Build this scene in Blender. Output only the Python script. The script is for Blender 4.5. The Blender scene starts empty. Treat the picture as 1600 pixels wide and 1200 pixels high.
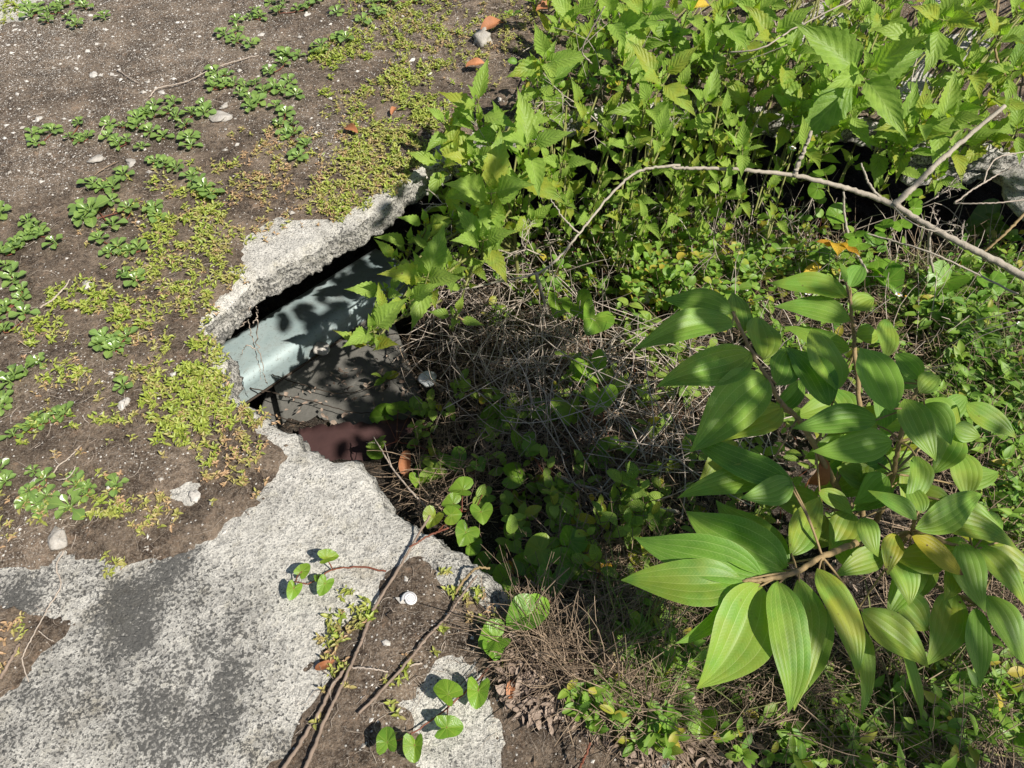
import bpy, math, random
import numpy as np
from mathutils import Vector, Matrix
from mathutils.geometry import delaunay_2d_cdt
random.seed(7)
rng = np.random.default_rng(11)
S = bpy.context.scene
COL = S.collection

# ------------------------------------------------------------------ camera, sky, sun, exposure
FPX = 1209.0
PITCH = math.radians(52)
CAMH = 1.15
cam_d = bpy.data.cameras.new('camera')
cam_d.sensor_width = 36; cam_d.lens = FPX / 1600 * 36
cam_d.clip_start = 0.02; cam_d.clip_end = 500
cam = bpy.data.objects.new('camera', cam_d); COL.objects.link(cam)
cam.location = (0, 0, CAMH); cam.rotation_euler = (math.pi / 2 - PITCH, 0, 0)
S.camera = cam

SUN_EL = math.radians(50)
sx, sy = 0.80, -0.60
sun_vec = Vector((sx * math.cos(SUN_EL), sy * math.cos(SUN_EL), math.sin(SUN_EL))).normalized()
w = bpy.data.worlds.new('World'); S.world = w; w.use_nodes = True
nt = w.node_tree; bg = nt.nodes['Background']
sky = nt.nodes.new('ShaderNodeTexSky'); sky.sky_type = 'NISHITA'; sky.sun_disc = False
sky.sun_elevation = SUN_EL; sky.sun_rotation = math.atan2(sx, sy)
nt.links.new(sky.outputs[0], bg.inputs[0]); bg.inputs[1].default_value = 0.06
sd = bpy.data.lights.new('sun', 'SUN'); sd.energy = 5.0; sd.angle = math.radians(0.5); sd.color = (1, 0.955, 0.88)
so = bpy.data.objects.new('sun', sd); COL.objects.link(so)
so.rotation_euler = sun_vec.to_track_quat('Z', 'Y').to_euler(); so.location = (2, -2, 3)
S.view_settings.view_transform = 'Standard'; S.view_settings.look = 'None'
S.view_settings.gamma = 1; S.view_settings.exposure = 0.52

# ------------------------------------------------------------------ pixel -> place
cP, sP = math.cos(PITCH), math.sin(PITCH)
def U(px, py, z=0.0):
    dx = (px - 800) / FPX; dy = -(py - 600) / FPX
    vx, vy, vz = dx, cP + dy * sP, -sP + dy * cP
    t = (z - CAMH) / vz
    return Vector((vx * t, vy * t, z))
def depth(p):
    return p[1] * cP - (p[2] - CAMH) * sP
def px_to_m(npx, p):
    return npx * depth(p) / FPX

# ------------------------------------------------------------------ noise
def _h(ix, iy, s):
    n = (ix * 374761393 + iy * 668265263 + s * 974634777) & 0x7fffffff
    n = ((n ^ (n >> 13)) * 1274126177) & 0x7fffffff
    return ((n ^ (n >> 16)) & 0xffff) / 65535.0
def vn(x, y, s=0):
    x = np.asarray(x, float); y = np.asarray(y, float)
    ix = np.floor(x).astype(np.int64); iy = np.floor(y).astype(np.int64)
    fx = x - ix; fy = y - iy
    fx = fx * fx * (3 - 2 * fx); fy = fy * fy * (3 - 2 * fy)
    a = _h(ix, iy, s); b = _h(ix + 1, iy, s); c = _h(ix, iy + 1, s); d = _h(ix + 1, iy + 1, s)
    return (a * (1 - fx) + b * fx) * (1 - fy) + (c * (1 - fx) + d * fx) * fy
def fbm(x, y, f, s=0, o=4):
    r = 0; a = 1; t = 0
    for i in range(o):
        r = r + a * vn(np.asarray(x) * f, np.asarray(y) * f, s + i * 17); t += a; a *= .5; f *= 2.03
    return r / t
def poly_px(pts, z=0):
    return np.array([U(a, b, z)[:2] for a, b in pts])
def sdf(poly, x, y):
    """positive inside"""
    x = np.asarray(x, float); y = np.asarray(y, float)
    d = np.full(x.shape, 1e9); ins = np.zeros(x.shape, bool)
    n = len(poly)
    for i in range(n):
        ax, ay = poly[i]; bx, by = poly[(i + 1) % n]
        ex, ey = bx - ax, by - ay
        t = np.clip(((x - ax) * ex + (y - ay) * ey) / (ex * ex + ey * ey + 1e-12), 0, 1)
        d = np.minimum(d, (x - ax - t * ex) ** 2 + (y - ay - t * ey) ** 2)
        if abs(ey) > 1e-12:
            c = ((ay > y) != (by > y)) & (x < ex * (y - ay) / ey + ax)
            ins ^= c
    return np.where(ins, 1, -1) * np.sqrt(d)

# ------------------------------------------------------------------ mesh builder
class MB:
    def __init__(s):
        s.v = []; s.q = []; s.t = []; s.uv = []; s.ti = []; s.n = 0
    def add(s, v, quads=None, tris=None, uv=None, tint=None):
        v = np.asarray(v, float).reshape(-1, 3)
        s.v.append(v)
        if quads is not None and len(quads): s.q.append(np.asarray(quads, int).reshape(-1, 4) + s.n)
        if tris is not None and len(tris): s.t.append(np.asarray(tris, int).reshape(-1, 3) + s.n)
        s.uv.append(np.zeros((len(v), 2)) if uv is None else np.asarray(uv, float).reshape(-1, 2))
        if tint is None: tint = np.zeros((len(v), 3))
        else:
            tint = np.asarray(tint, float)
            if tint.ndim == 1: tint = np.tile(tint, (len(v), 1))
        s.ti.append(tint)
        s.n += len(v)
    def mesh(s, name, mat, smooth=True):
        me = bpy.data.meshes.new(name)
        V = np.concatenate(s.v); Q = np.concatenate(s.q) if s.q else np.zeros((0, 4), int)
        T = np.concatenate(s.t) if s.t else np.zeros((0, 3), int)
        me.vertices.add(len(V)); me.vertices.foreach_set('co', V.ravel())
        loops = np.concatenate([Q.ravel(), T.ravel()])
        me.loops.add(len(loops)); me.loops.foreach_set('vertex_index', loops.astype(np.int32))
        me.polygons.add(len(Q) + len(T))
        st = np.concatenate([np.arange(len(Q)) * 4, len(Q) * 4 + np.arange(len(T)) * 3])
        me.polygons.foreach_set('loop_start', st.astype(np.int32))
        me.polygons.foreach_set('use_smooth', np.full(len(st), smooth))
        me.update(calc_edges=True)
        UVA = np.concatenate(s.uv)
        l = me.uv_layers.new(name='UVMap'); l.data.foreach_set('uv', UVA[loops].ravel())
        ca = me.color_attributes.new('tint', 'FLOAT_COLOR', 'POINT')
        t = np.concatenate(s.ti); t4 = np.ones((len(V), 4)); t4[:, :3] = t
        ca.data.foreach_set('color', t4.ravel())
        me.materials.append(mat)
        return me
    def build(s, name, mat, parent=None, smooth=True, **k):
        o = bpy.data.objects.new(name, s.mesh(name, mat, smooth)); COL.objects.link(o)
        if parent: o.parent = parent
        for a, b in k.items(): o[a] = b
        return o

def thing(name, label, cat, loc=(0, 0, 0), group=None):
    o = bpy.data.objects.new(name, None); COL.objects.link(o); o.location = loc
    o.empty_display_size = .05
    o['label'] = label; o['category'] = cat
    if group: o['group'] = group
    return o
def tag(o, label, cat, group=None, kind=None):
    o['label'] = label; o['category'] = cat
    if group: o['group'] = group
    if kind: o['kind'] = kind
    return o
def recentre(o):
    """move a mesh object's origin to the base of its geometry (parents at the world origin only)"""
    me = o.data; n = len(me.vertices); a = np.zeros(n * 3); me.vertices.foreach_get('co', a); a = a.reshape(-1, 3)
    c = np.array([a[:, 0].mean(), a[:, 1].mean(), a[:, 2].min()])
    me.vertices.foreach_set('co', (a - c).ravel()); me.update(); o.location = c
    return o

def norm(a):
    a = np.asarray(a, float); return a / (np.linalg.norm(a, axis=-1, keepdims=True) + 1e-12)

PROF = {
    'big': lambda u: np.clip(np.sin(np.pi * np.clip(u, 0, 1) ** .80) ** .95 * (1 - .30 * u) * 1.16, .015, 1),
    'tooth': lambda u: np.clip(np.where(u < .07, .05 + u * .5, np.sin(np.pi * (np.clip(u - .05, 0, 1) / .95) ** .60) ** 1.35), .025, 1),
    'oval': lambda u: np.clip(np.sin(np.pi * u ** .9) ** .7, .03, 1),
    'spoon': lambda u: np.clip(.18 + .82 * np.exp(-((u - .70) / .26) ** 2), .05, 1) * np.clip((1.02 - u) * 7, .25, 1) ** .6,
    'lance': lambda u: np.clip(np.sin(np.pi * u ** .75), .03, 1),
    'blade': lambda u: np.clip((1 - u) ** .7 * np.clip(.5 + u * 3, 0, 1), .03, 1),
}
def leaves(mb, B, D, N, L, W, prof='oval', nu=8, nv=4, droop=.5, fold=.2, wave=.04, tooth=0, tint=None):
    B = np.asarray(B, float).reshape(-1, 3); n = len(B)
    D = norm(np.asarray(D, float).reshape(-1, 3)); N = np.asarray(N, float).reshape(-1, 3)
    N = norm(N - (N * D).sum(-1, keepdims=True) * D); Y = np.cross(N, D)
    L = np.broadcast_to(L, n).astype(float); W = np.broadcast_to(W, n).astype(float)
    droop = np.broadcast_to(droop, n).astype(float); fold = np.broadcast_to(fold, n).astype(float)
    u = np.linspace(0, 1, nu + 1); v = np.linspace(-1, 1, nv + 1)
    th = droop[:, None] * (u[None] - .5)
    thm = (th[:, 1:] + th[:, :-1]) / 2
    cx = np.concatenate([np.zeros((n, 1)), np.cumsum(np.cos(thm), 1) / nu], 1) * L[:, None]
    cz = np.concatenate([np.zeros((n, 1)), np.cumsum(-np.sin(thm), 1) / nu], 1) * L[:, None]
    pw = PROF[prof](u)
    ph = rng.random(n) * 6.28; ph2 = rng.random(n) * 6.28
    wv = np.ones((1, nu + 1, nv + 1)) * (v[None, None] * pw[None, :, None])
    if tooth:
        sawu = (u * tooth) % 1.0
        ed = (1 - sawu) * .30 - .10
        e = (np.abs(v) > .99)[None, None] * ed[None, :, None] * ((u > .16) & (u < .9))[None, :, None]
        wv = wv * (1 + e)
    yy = wv * (W / 2)[:, None, None]
    aa = np.abs(wv) * (W / 2)[:, None, None]
    up = fold[:, None, None] * aa
    wob = wave * L[:, None, None] * (np.abs(v)[None, None] ** 2) * np.sin(u[None, :, None] * 9 + ph[:, None, None] + np.sign(v)[None, None] * 1.1) * pw[None, :, None]
    sway = (.10 if prof == 'big' else .04) * L[:, None, None] * np.sin(u[None, :, None] * 3 + ph2[:, None, None]) * u[None, :, None]
    nx = np.sin(th)[:, :, None]; nz = np.cos(th)[:, :, None]
    lx = cx[:, :, None] + nx * (up + wob); lz = cz[:, :, None] + nz * (up + wob); ly = yy + sway
    P = B[:, None, None] + lx[..., None] * D[:, None, None] + ly[..., None] * Y[:, None, None] + lz[..., None] * N[:, None, None]
    i = np.arange(nu)[:, None] * (nv + 1) + np.arange(nv)[None]
    q = np.stack([i, i + nv + 1, i + nv + 2, i + 1], -1).reshape(-1, 4)
    m = (nu + 1) * (nv + 1)
    Q = (q[None] + (np.arange(n) * m)[:, None, None]).reshape(-1, 4)
    uv = np.stack(np.broadcast_arrays(u[:, None], (v * .5 + .5)[None]), -1).reshape(1, -1, 2).repeat(n, 0)
    if tint is None: tint = np.stack([rng.random(n), np.zeros(n), rng.random(n)], -1)
    tint = np.broadcast_to(np.asarray(tint, float), (n, 3))
    mb.add(P, quads=Q, uv=uv, tint=np.repeat(tint, m, 0))

def hearts(mb, B, D, N, R, tip=.35, notch=.8, cup=.15, tint=None, nr=4, na=22, sq=0):
    """cordate leaves as ringed fans; B = where the petiole joins, D = towards the tip"""
    B = np.asarray(B, float).reshape(-1, 3); n = len(B)
    D = norm(np.asarray(D, float).reshape(-1, 3)); N = np.asarray(N, float).reshape(-1, 3)
    N = norm(N - (N * D).sum(-1, keepdims=True) * D); Y = np.cross(N, D)
    R = np.broadcast_to(R, n).astype(float)
    a = np.linspace(-np.pi, np.pi, na + 1)
    r = (1 + tip * np.exp(-(a / .42) ** 2) - notch * np.exp(-((np.pi - np.abs(a)) / .42) ** 2)) * (1 - .10 * np.cos(a))
    if sq: r = r * (1 - sq * np.abs(np.sin(a)) ** 2)
    ph = rng.random(n) * 6.28
    rr = np.linspace(0, 1, nr + 1)[1:]
    X = (rr[:, None] * (r * np.cos(a))[None]); Yl = rr[:, None] * (r * np.sin(a))[None]
    Z = cup * np.abs(Yl) - .18 * (np.maximum(X, 0)) ** 2 - .06 * np.minimum(X, 0) ** 2
    Zw = Z[None] + .05 * (rr ** 2)[None, :, None] * np.sin(a[None, None] * 5 + ph[:, None, None])
    P = B[:, None, None] + R[:, None, None, None] * (X[None, ..., None] * D[:, None, None] + Yl[None, ..., None] * Y[:, None, None] + Zw[..., None] * N[:, None, None])
    m = nr * (na + 1) + 1
    P = np.concatenate([B[:, None], P.reshape(n, -1, 3)], 1)
    tr = np.array([[0, 1 + k, 2 + k] for k in range(na)])
    qd = np.array([[1 + j * (na + 1) + k, 1 + (j + 1) * (na + 1) + k, 2 + (j + 1) * (na + 1) + k, 2 + j * (na + 1) + k] for j in range(nr - 1) for k in range(na)])
    off = (np.arange(n) * m)[:, None, None]
    uv1 = np.concatenate([[[.5, .5]], np.stack([.5 + X.ravel() * .33, .5 + Yl.ravel() * .33], -1)])
    if tint is None: tint = np.stack([rng.random(n), np.zeros(n), rng.random(n)], -1)
    tint = np.broadcast_to(np.asarray(tint, float), (n, 3))
    mb.add(P, quads=(qd[None] + off).reshape(-1, 4), tris=(tr[None] + off).reshape(-1, 3), uv=np.tile(uv1, (n, 1)), tint=np.repeat(tint, m, 0))

def smooth_path(pts, n):
    P = np.array([list(p) for p in pts], float)
    if len(P) == 2: return P[0] + (P[1] - P[0]) * np.linspace(0, 1, n)[:, None]
    E = np.concatenate([[2 * P[0] - P[1]], P, [2 * P[-1] - P[-2]]])
    k = len(P) - 1; out = []
    for t in np.linspace(0, k - 1e-6, n):
        i = int(t); f = t - i; a, b, c, d = E[i:i + 4]
        out.append(.5 * (2 * b + (c - a) * f + (2 * a - 5 * b + 4 * c - d) * f * f + (3 * b - a - 3 * c + d) * f ** 3))
    return np.array(out)
def tube(mb, pts, r0, r1=None, sides=6, n=None, jit=0, tint=(.5, 0, .5), bumps=0):
    r1 = r0 if r1 is None else r1
    n = n or max(4, len(pts) * 4)
    P = smooth_path(pts, n)
    if jit: P = P + rng.normal(0, jit, P.shape)
    T = norm(np.gradient(P, axis=0))
    up = np.array([.31, .2, .93]); A = norm(np.cross(T, up)); Bn = np.cross(T, A)
    rad = np.linspace(r0, r1, n)
    if bumps: rad = rad * (1 + bumps * (rng.random(n) - .3))
    ang = np.arange(sides) / sides * 2 * np.pi
    V = P[:, None] + rad[:, None, None] * (np.cos(ang)[None, :, None] * A[:, None] + np.sin(ang)[None, :, None] * Bn[:, None])
    i = np.arange(n - 1)[:, None] * sides; j = np.arange(sides)[None]; j2 = (j + 1) % sides
    Q = np.stack([i + j, i + sides + j, i + sides + j2, i + j2], -1).reshape(-1, 4)
    uv = np.stack(np.broadcast_arrays(np.linspace(0, 1, n)[:, None], (np.arange(sides) / sides)[None]), -1)
    V = V.reshape(-1, 3); m = len(V)
    caps = []
    V = np.concatenate([V, [P[0]], [P[-1]]])
    uv = np.concatenate([uv.reshape(-1, 2), [[0, 0], [1, 0]]])
    for k in range(sides):
        caps.append([m, k, (k + 1) % sides]); b = (n - 1) * sides; caps.append([m + 1, b + (k + 1) % sides, b + k])
    mb.add(V, quads=Q, tris=caps, uv=uv, tint=tint)
    return P

# ------------------------------------------------------------------ materials
class NT:
    def __init__(s, name):
        s.m = bpy.data.materials.new(name); s.m.use_nodes = True; s.t = s.m.node_tree
        s.p = s.t.nodes['Principled BSDF']; s.out = s.t.nodes['Material Output']
    def n(s, typ, **k):
        nd = s.t.nodes.new('ShaderNode' + typ)
        for a, b in k.items(): setattr(nd, a, b)
        return nd
    def l(s, a, b): s.t.links.new(a, b)
    def math(s, op, a, b=0., c=0., clamp=False):
        nd = s.n('Math', operation=op, use_clamp=clamp)
        for i, x in enumerate((a, b, c)):
            if hasattr(x, 'links'): s.l(x, nd.inputs[i])
            else: nd.inputs[i].default_value = x
        return nd.outputs[0]
    def mix(s, f, a, b, blend='MIX'):
        nd = s.n('Mix', data_type='RGBA', blend_type=blend)
        for i, x in ((0, f), (6, a), (7, b)):
            if hasattr(x, 'links'): s.l(x, nd.inputs[i])
            else: nd.inputs[i].default_value = x if i == 0 else (*x[:3], 1)
        return nd.outputs[2]
    def noise(s, scale, detail=4, rough=.6, vec=None, out=0, dist=0):
        nd = s.n('TexNoise'); nd.inputs['Scale'].default_value = scale; nd.inputs['Detail'].default_value = detail
        nd.inputs['Roughness'].default_value = rough; nd.inputs['Distortion'].default_value = dist
        if vec is not None: s.l(vec, nd.inputs['Vector'])
        return nd.outputs[out]
    def voro(s, scale, vec=None, feature='F1', out=0, rnd=1):
        nd = s.n('TexVoronoi', feature=feature); nd.inputs['Scale'].default_value = scale; nd.inputs['Randomness'].default_value = rnd
        if vec is not None: s.l(vec, nd.inputs['Vector'])
        return nd.outputs[out]
    def rng(s, x, a, b, c=0., d=1.):
        nd = s.n('MapRange', clamp=True); s.l(x, nd.inputs[0])
        for i, q in enumerate((a, b, c, d)): nd.inputs[1 + i].default_value = q
        return nd.outputs[0]
    def geo(s): return s.n('NewGeometry').outputs['Position']
    def bump(s, h, strength=.5, dist=.002, nrm=None):
        nd = s.n('Bump'); nd.inputs['Strength'].default_value = strength; nd.inputs['Distance'].default_value = dist
        s.l(h, nd.inputs['Height'])
        if nrm is not None: s.l(nrm, nd.inputs['Normal'])
        return nd.outputs[0]

def leaf_mat(name, ca, cb, vein, kind='tooth', trans=.4, rough=.45, yellow=(.42, .36, .03), brown=(.12, .06, .03), tr_mul=(1.2, 1.45, .5), spec=.4, veinamt=.5):
    m = NT(name)
    at = m.n('Attribute', attribute_name='tint'); sp = m.n('SeparateColor'); m.l(at.outputs['Color'], sp.inputs[0])
    R, G, Bc = sp.outputs
    uv = m.n('UVMap', uv_map='UVMap').outputs[0]; su = m.n('SeparateXYZ'); m.l(uv, su.inputs[0])
    u, v = su.outputs[0], su.outputs[1]
    av = m.math('ABSOLUTE', m.math('MULTIPLY_ADD', v, 2., -1.))
    pos = m.n('TexCoord').outputs['Object']
    base = m.mix(R, ca, cb)
    blot = m.noise(38, 3, .6, pos)
    base = m.mix(m.rng(blot, .35, .75, 0, .35), base, [min(1, c * 1.5) for c in cb])
    if kind == 'big':
        pp = m.math('PINGPONG', av, 1 / 6.)
        veins = m.rng(pp, .004, .018, 1, 0)
        lad = m.math('PINGPONG', m.math('ADD', m.math('MULTIPLY', u, 34.), m.math('MULTIPLY', m.math('PINGPONG', av, 1 / 6.), 7.)), .5)
        ladl = m.rng(lad, .0, .16, 1, 0)
        h = m.math('ADD', m.math('MULTIPLY', m.math('POWER', m.math('MULTIPLY', pp, 6.), .6), 1.), m.math('MULTIPLY', lad, .25))
        base = m.mix(m.math('MULTIPLY', ladl, .22), base, vein)
        bd = .0009; bs = .5
    elif kind == 'tooth':
        mid = m.rng(av, .02, .07, 1, 0)
        s_ = m.math('PINGPONG', m.math('MULTIPLY_ADD', u, 8., m.math('MULTIPLY', av, -2.4)), .5)
        sec = m.math('MULTIPLY', m.rng(s_, .0, .10, 1, 0), .8)
        veins = m.math('MAXIMUM', mid, sec)
        h = m.math('ADD', s_, m.math('MULTIPLY', m.noise(260, 2, .5, pos), .5)); bd = .0025; bs = .7
    elif kind == 'heart':
        x = m.math('SUBTRACT', u, .5); y = m.math('SUBTRACT', v, .5)
        ang = m.math('ARCTAN2', m.math('ABSOLUTE', y), x); rad = m.math('SQRT', m.math('ADD', m.math('MULTIPLY', x, x), m.math('MULTIPLY', y, y)))
        s_ = m.math('PINGPONG', ang, .38)
        veins = m.rng(m.math('MULTIPLY', s_, rad), .002, .009, 1, 0)
        s2 = m.math('PINGPONG', m.math('MULTIPLY', m.math('ADD', rad, m.math('MULTIPLY', s_, .3)), 16.), .5)
        h = m.math('ADD', s_, m.math('MULTIPLY', s2, .25)); bd = .0025; bs = .6
    else:
        veins = m.rng(av, .03, .12, .7, 0); h = av; bd = .001; bs = .4
    base = m.mix(m.math('MULTIPLY', veins, veinamt), base, vein)
    # yellowing and brown spots, where G says the leaf is ageing
    yl = m.math('MAXIMUM', m.math('MULTIPLY', G, m.rng(m.noise(22, 3, .6, pos), .32, .60)), m.rng(G, .78, .98))
    base = m.mix(yl, base, yellow)
    spots = m.math('MULTIPLY', m.rng(m.voro(75, pos), .16, .10, 1, 0), -1.)
    sps = m.rng(m.voro(75, pos), .10, .17, 1, 0)
    gate = m.rng(m.noise(30, 2, .5, pos), .5, .6)
    base = m.mix(m.math('MULTIPLY', m.math('MULTIPLY', sps, gate), m.rng(G, .25, .5)), base, brown)
    tipb = m.math('MULTIPLY', m.rng(m.math('ADD', u, m.math('MULTIPLY', m.noise(60, 3, .6, pos), .35)), 1.02, 1.1), m.rng(G, .75, .9))
    base = m.mix(tipb, base, brown)
    m.l(base, m.p.inputs['Base Color']); m.p.inputs['Roughness'].default_value = rough
    m.p.inputs['Specular IOR Level'].default_value = spec
    b = m.bump(h, bs, bd); m.l(b, m.p.inputs['Normal'])
    tl = m.n('BsdfTranslucent'); m.l(m.mix(1., base, tr_mul, 'MULTIPLY'), tl.inputs[0]); m.l(b, tl.inputs['Normal'])
    ms = m.n('MixShader'); ms.inputs[0].default_value = trans
    m.l(m.p.outputs[0], ms.inputs[1]); m.l(tl.outputs[0], ms.inputs[2]); m.l(ms.outputs[0], m.out.inputs[0])
    return m.m

def plain_mat(name, ca, cb, rough=.8, scale=40, bump=.3, bd=.002, stretch=None, spec=.3):
    m = NT(name)
    at = m.n('Attribute', attribute_name='tint'); sp = m.n('SeparateColor'); m.l(at.outputs['Color'], sp.inputs[0])
    pos = m.n('TexCoord').outputs['Object']
    nz = m.noise(scale, 5, .65, pos)
    f = m.math('ADD', m.math('MULTIPLY', sp.outputs[0], .6), m.rng(nz, .3, .7, 0, .4), clamp=True)
    m.l(m.mix(f, ca, cb), m.p.inputs['Base Color']); m.p.inputs['Roughness'].default_value = rough
    m.p.inputs['Specular IOR Level'].default_value = spec
    m.l(m.bump(m.noise(scale * 4, 4, .6, pos), bump, bd), m.p.inputs['Normal'])
    return m.m

def concrete_mat():
    m = NT('weathered_concrete'); pos = m.geo()
    at = m.n('Attribute', attribute_name='tint'); sp = m.n('SeparateColor'); m.l(at.outputs['Color'], sp.inputs[0])
    stain = sp.outputs[0]
    fine = m.noise(190, 4, .7, pos); mid = m.noise(60, 5, .7, pos); big = m.noise(9, 4, .6, pos)
    cell = m.voro(170, pos)
    base = m.mix(m.rng(big, .35, .65), (.50, .475, .42), (.70, .665, .59))
    base = m.mix(m.rng(m.noise(24, 4, .7, pos), .55, .72, 0, .5), base, (.60, .55, .42))
    # granular dark pits
    g = m.math('ADD', m.math('MULTIPLY', fine, .65), m.math('MULTIPLY', mid, .35))
    pit = m.rng(g, .43, .51, 1, 0)
    base = m.mix(m.math('MULTIPLY', pit, .62), base, (.15, .14, .125))
    base = m.mix(m.math('MULTIPLY', m.rng(cell, .10, .30, 1, 0), .35), base, (.72, .70, .64))
    base = m.mix(m.rng(m.noise(7, 5, .8, pos), .54, .70, 0, .55), base, (.36, .31, .22))
    # mould: threshold falls where the stain attribute rises
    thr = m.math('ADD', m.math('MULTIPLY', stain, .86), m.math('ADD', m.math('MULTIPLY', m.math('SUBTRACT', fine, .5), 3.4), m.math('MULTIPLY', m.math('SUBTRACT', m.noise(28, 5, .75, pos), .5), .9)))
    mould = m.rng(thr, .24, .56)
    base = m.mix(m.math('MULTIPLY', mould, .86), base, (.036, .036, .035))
    wv = m.n('VectorMath', operation='ADD'); m.l(pos, wv.inputs[0])
    ws = m.n('VectorMath', operation='SCALE'); m.l(m.noise(6, 5, .7, pos, out=1), ws.inputs[0]); ws.inputs['Scale'].default_value = .25; m.l(ws.outputs[0], wv.inputs[1])
    crack = m.math('MULTIPLY', m.rng(m.voro(1.7, wv.outputs[0], 'DISTANCE_TO_EDGE'), .0, .0035, 1, 0), m.rng(m.noise(3, 2, .5, pos), .45, .55))
    base = m.mix(m.math('MULTIPLY', crack, .75), base, (.06, .055, .05))
    dots = m.math('MULTIPLY', m.rng(m.voro(55, pos), .09, .14, 1, 0), m.rng(m.noise(14, 2, .5, pos, out=0), .5, .6))
    base = m.mix(m.math('MULTIPLY', dots, .8), base, (.05, .05, .05))
    m.l(base, m.p.inputs['Base Color']); m.p.inputs['Roughness'].default_value = .92; m.p.inputs['Specular IOR Level'].default_value = .2
    b1 = m.bump(fine, 1., .006); b2 = m.bump(mid, .8, .008, b1); m.l(m.bump(cell, .35, .002, b2), m.p.inputs['Normal'])
    return m.m

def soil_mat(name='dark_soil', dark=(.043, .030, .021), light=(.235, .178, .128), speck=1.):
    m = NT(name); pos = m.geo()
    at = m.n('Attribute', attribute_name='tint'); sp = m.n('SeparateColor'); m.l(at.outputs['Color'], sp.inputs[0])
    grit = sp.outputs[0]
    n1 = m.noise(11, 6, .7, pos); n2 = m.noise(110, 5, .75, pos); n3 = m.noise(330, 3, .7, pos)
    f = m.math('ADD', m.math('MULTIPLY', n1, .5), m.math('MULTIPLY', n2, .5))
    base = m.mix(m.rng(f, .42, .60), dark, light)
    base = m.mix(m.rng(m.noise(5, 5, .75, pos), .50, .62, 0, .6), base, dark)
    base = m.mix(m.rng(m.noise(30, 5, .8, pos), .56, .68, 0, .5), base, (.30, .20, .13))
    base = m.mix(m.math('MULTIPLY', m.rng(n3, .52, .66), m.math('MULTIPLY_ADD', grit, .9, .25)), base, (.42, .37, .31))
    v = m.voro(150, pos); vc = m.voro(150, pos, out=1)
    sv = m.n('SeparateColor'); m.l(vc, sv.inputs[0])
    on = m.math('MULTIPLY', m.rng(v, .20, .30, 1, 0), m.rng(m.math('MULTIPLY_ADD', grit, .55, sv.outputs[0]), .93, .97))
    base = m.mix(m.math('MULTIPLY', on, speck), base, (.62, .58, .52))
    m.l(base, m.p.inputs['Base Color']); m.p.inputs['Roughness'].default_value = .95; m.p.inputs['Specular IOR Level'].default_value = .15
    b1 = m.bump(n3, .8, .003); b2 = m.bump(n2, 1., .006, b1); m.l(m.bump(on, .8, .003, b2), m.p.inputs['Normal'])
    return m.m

M_conc = concrete_mat()
M_soil = soil_mat()
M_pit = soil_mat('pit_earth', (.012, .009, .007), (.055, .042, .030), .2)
M_big = leaf_mat('broad_leaf', (.098, .235, .032), (.225, .400, .055), (.46, .60, .19), 'big', .42, .46, veinamt=.6, spec=.4)
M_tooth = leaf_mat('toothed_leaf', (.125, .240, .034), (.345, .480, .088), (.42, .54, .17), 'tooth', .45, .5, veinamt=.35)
M_heart = leaf_mat('heart_leaf', (.100, .220, .026), (.190, .340, .036), (.34, .42, .08), 'heart', .38, .38)
M_round = leaf_mat('rosette_leaf', (.115, .210, .050), (.220, .330, .085), (.38, .50, .14), 'plain', .28, .28, spec=.7)
M_mat = leaf_mat('stonecrop_leaf', (.150, .235, .026), (.330, .370, .065), (.36, .42, .06), 'plain', .25, .45, yellow=(.46, .30, .17), brown=(.22, .09, .05))
M_herb = leaf_mat('herb_leaf', (.075, .190, .026), (.200, .340, .045), (.34, .42, .10), 'plain', .38, .5, yellow=(.45, .36, .05))
M_grass = leaf_mat('grass_blade', (.075, .150, .028), (.160, .220, .050), (.28, .34, .10), 'plain', .35, .55, yellow=(.42, .36, .18))
M_twig = plain_mat('dry_twig_bark', (.10, .070, .052), (.33, .25, .19), .85, 60)
M_root = plain_mat('pale_root', (.22, .17, .125), (.56, .48, .40), .85, 80)
M_dkline = plain_mat('dark_line', (.035, .025, .018), (.09, .065, .045), .85, 60)
M_straw = plain_mat('dead_straw', (.065, .043, .028), (.42, .31, .21), .85, 60)
M_branch = plain_mat('grey_branch_bark', (.24, .20, .15), (.46, .41, .33), .8, 70, .5, .003)
M_stemg = plain_mat('green_stem', (.13, .15, .04), (.26, .24, .09), .6, 60)
M_stemb = plain_mat('tan_stem', (.17, .12, .05), (.34, .24, .12), .7, 90, .5)
M_stemr = plain_mat('red_stem', (.11, .035, .02), (.22, .08, .045), .6, 90)
M_stone = plain_mat('pale_stone', (.28, .25, .21), (.66, .63, .58), .85, 60, .6, .004)
M_dead = plain_mat('dead_leaf', (.20, .075, .03), (.42, .18, .08), .6, 60, .5)
M_litter = plain_mat('leaf_litter', (.09, .058, .042), (.40, .31, .24), .75, 60, .5)

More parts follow.
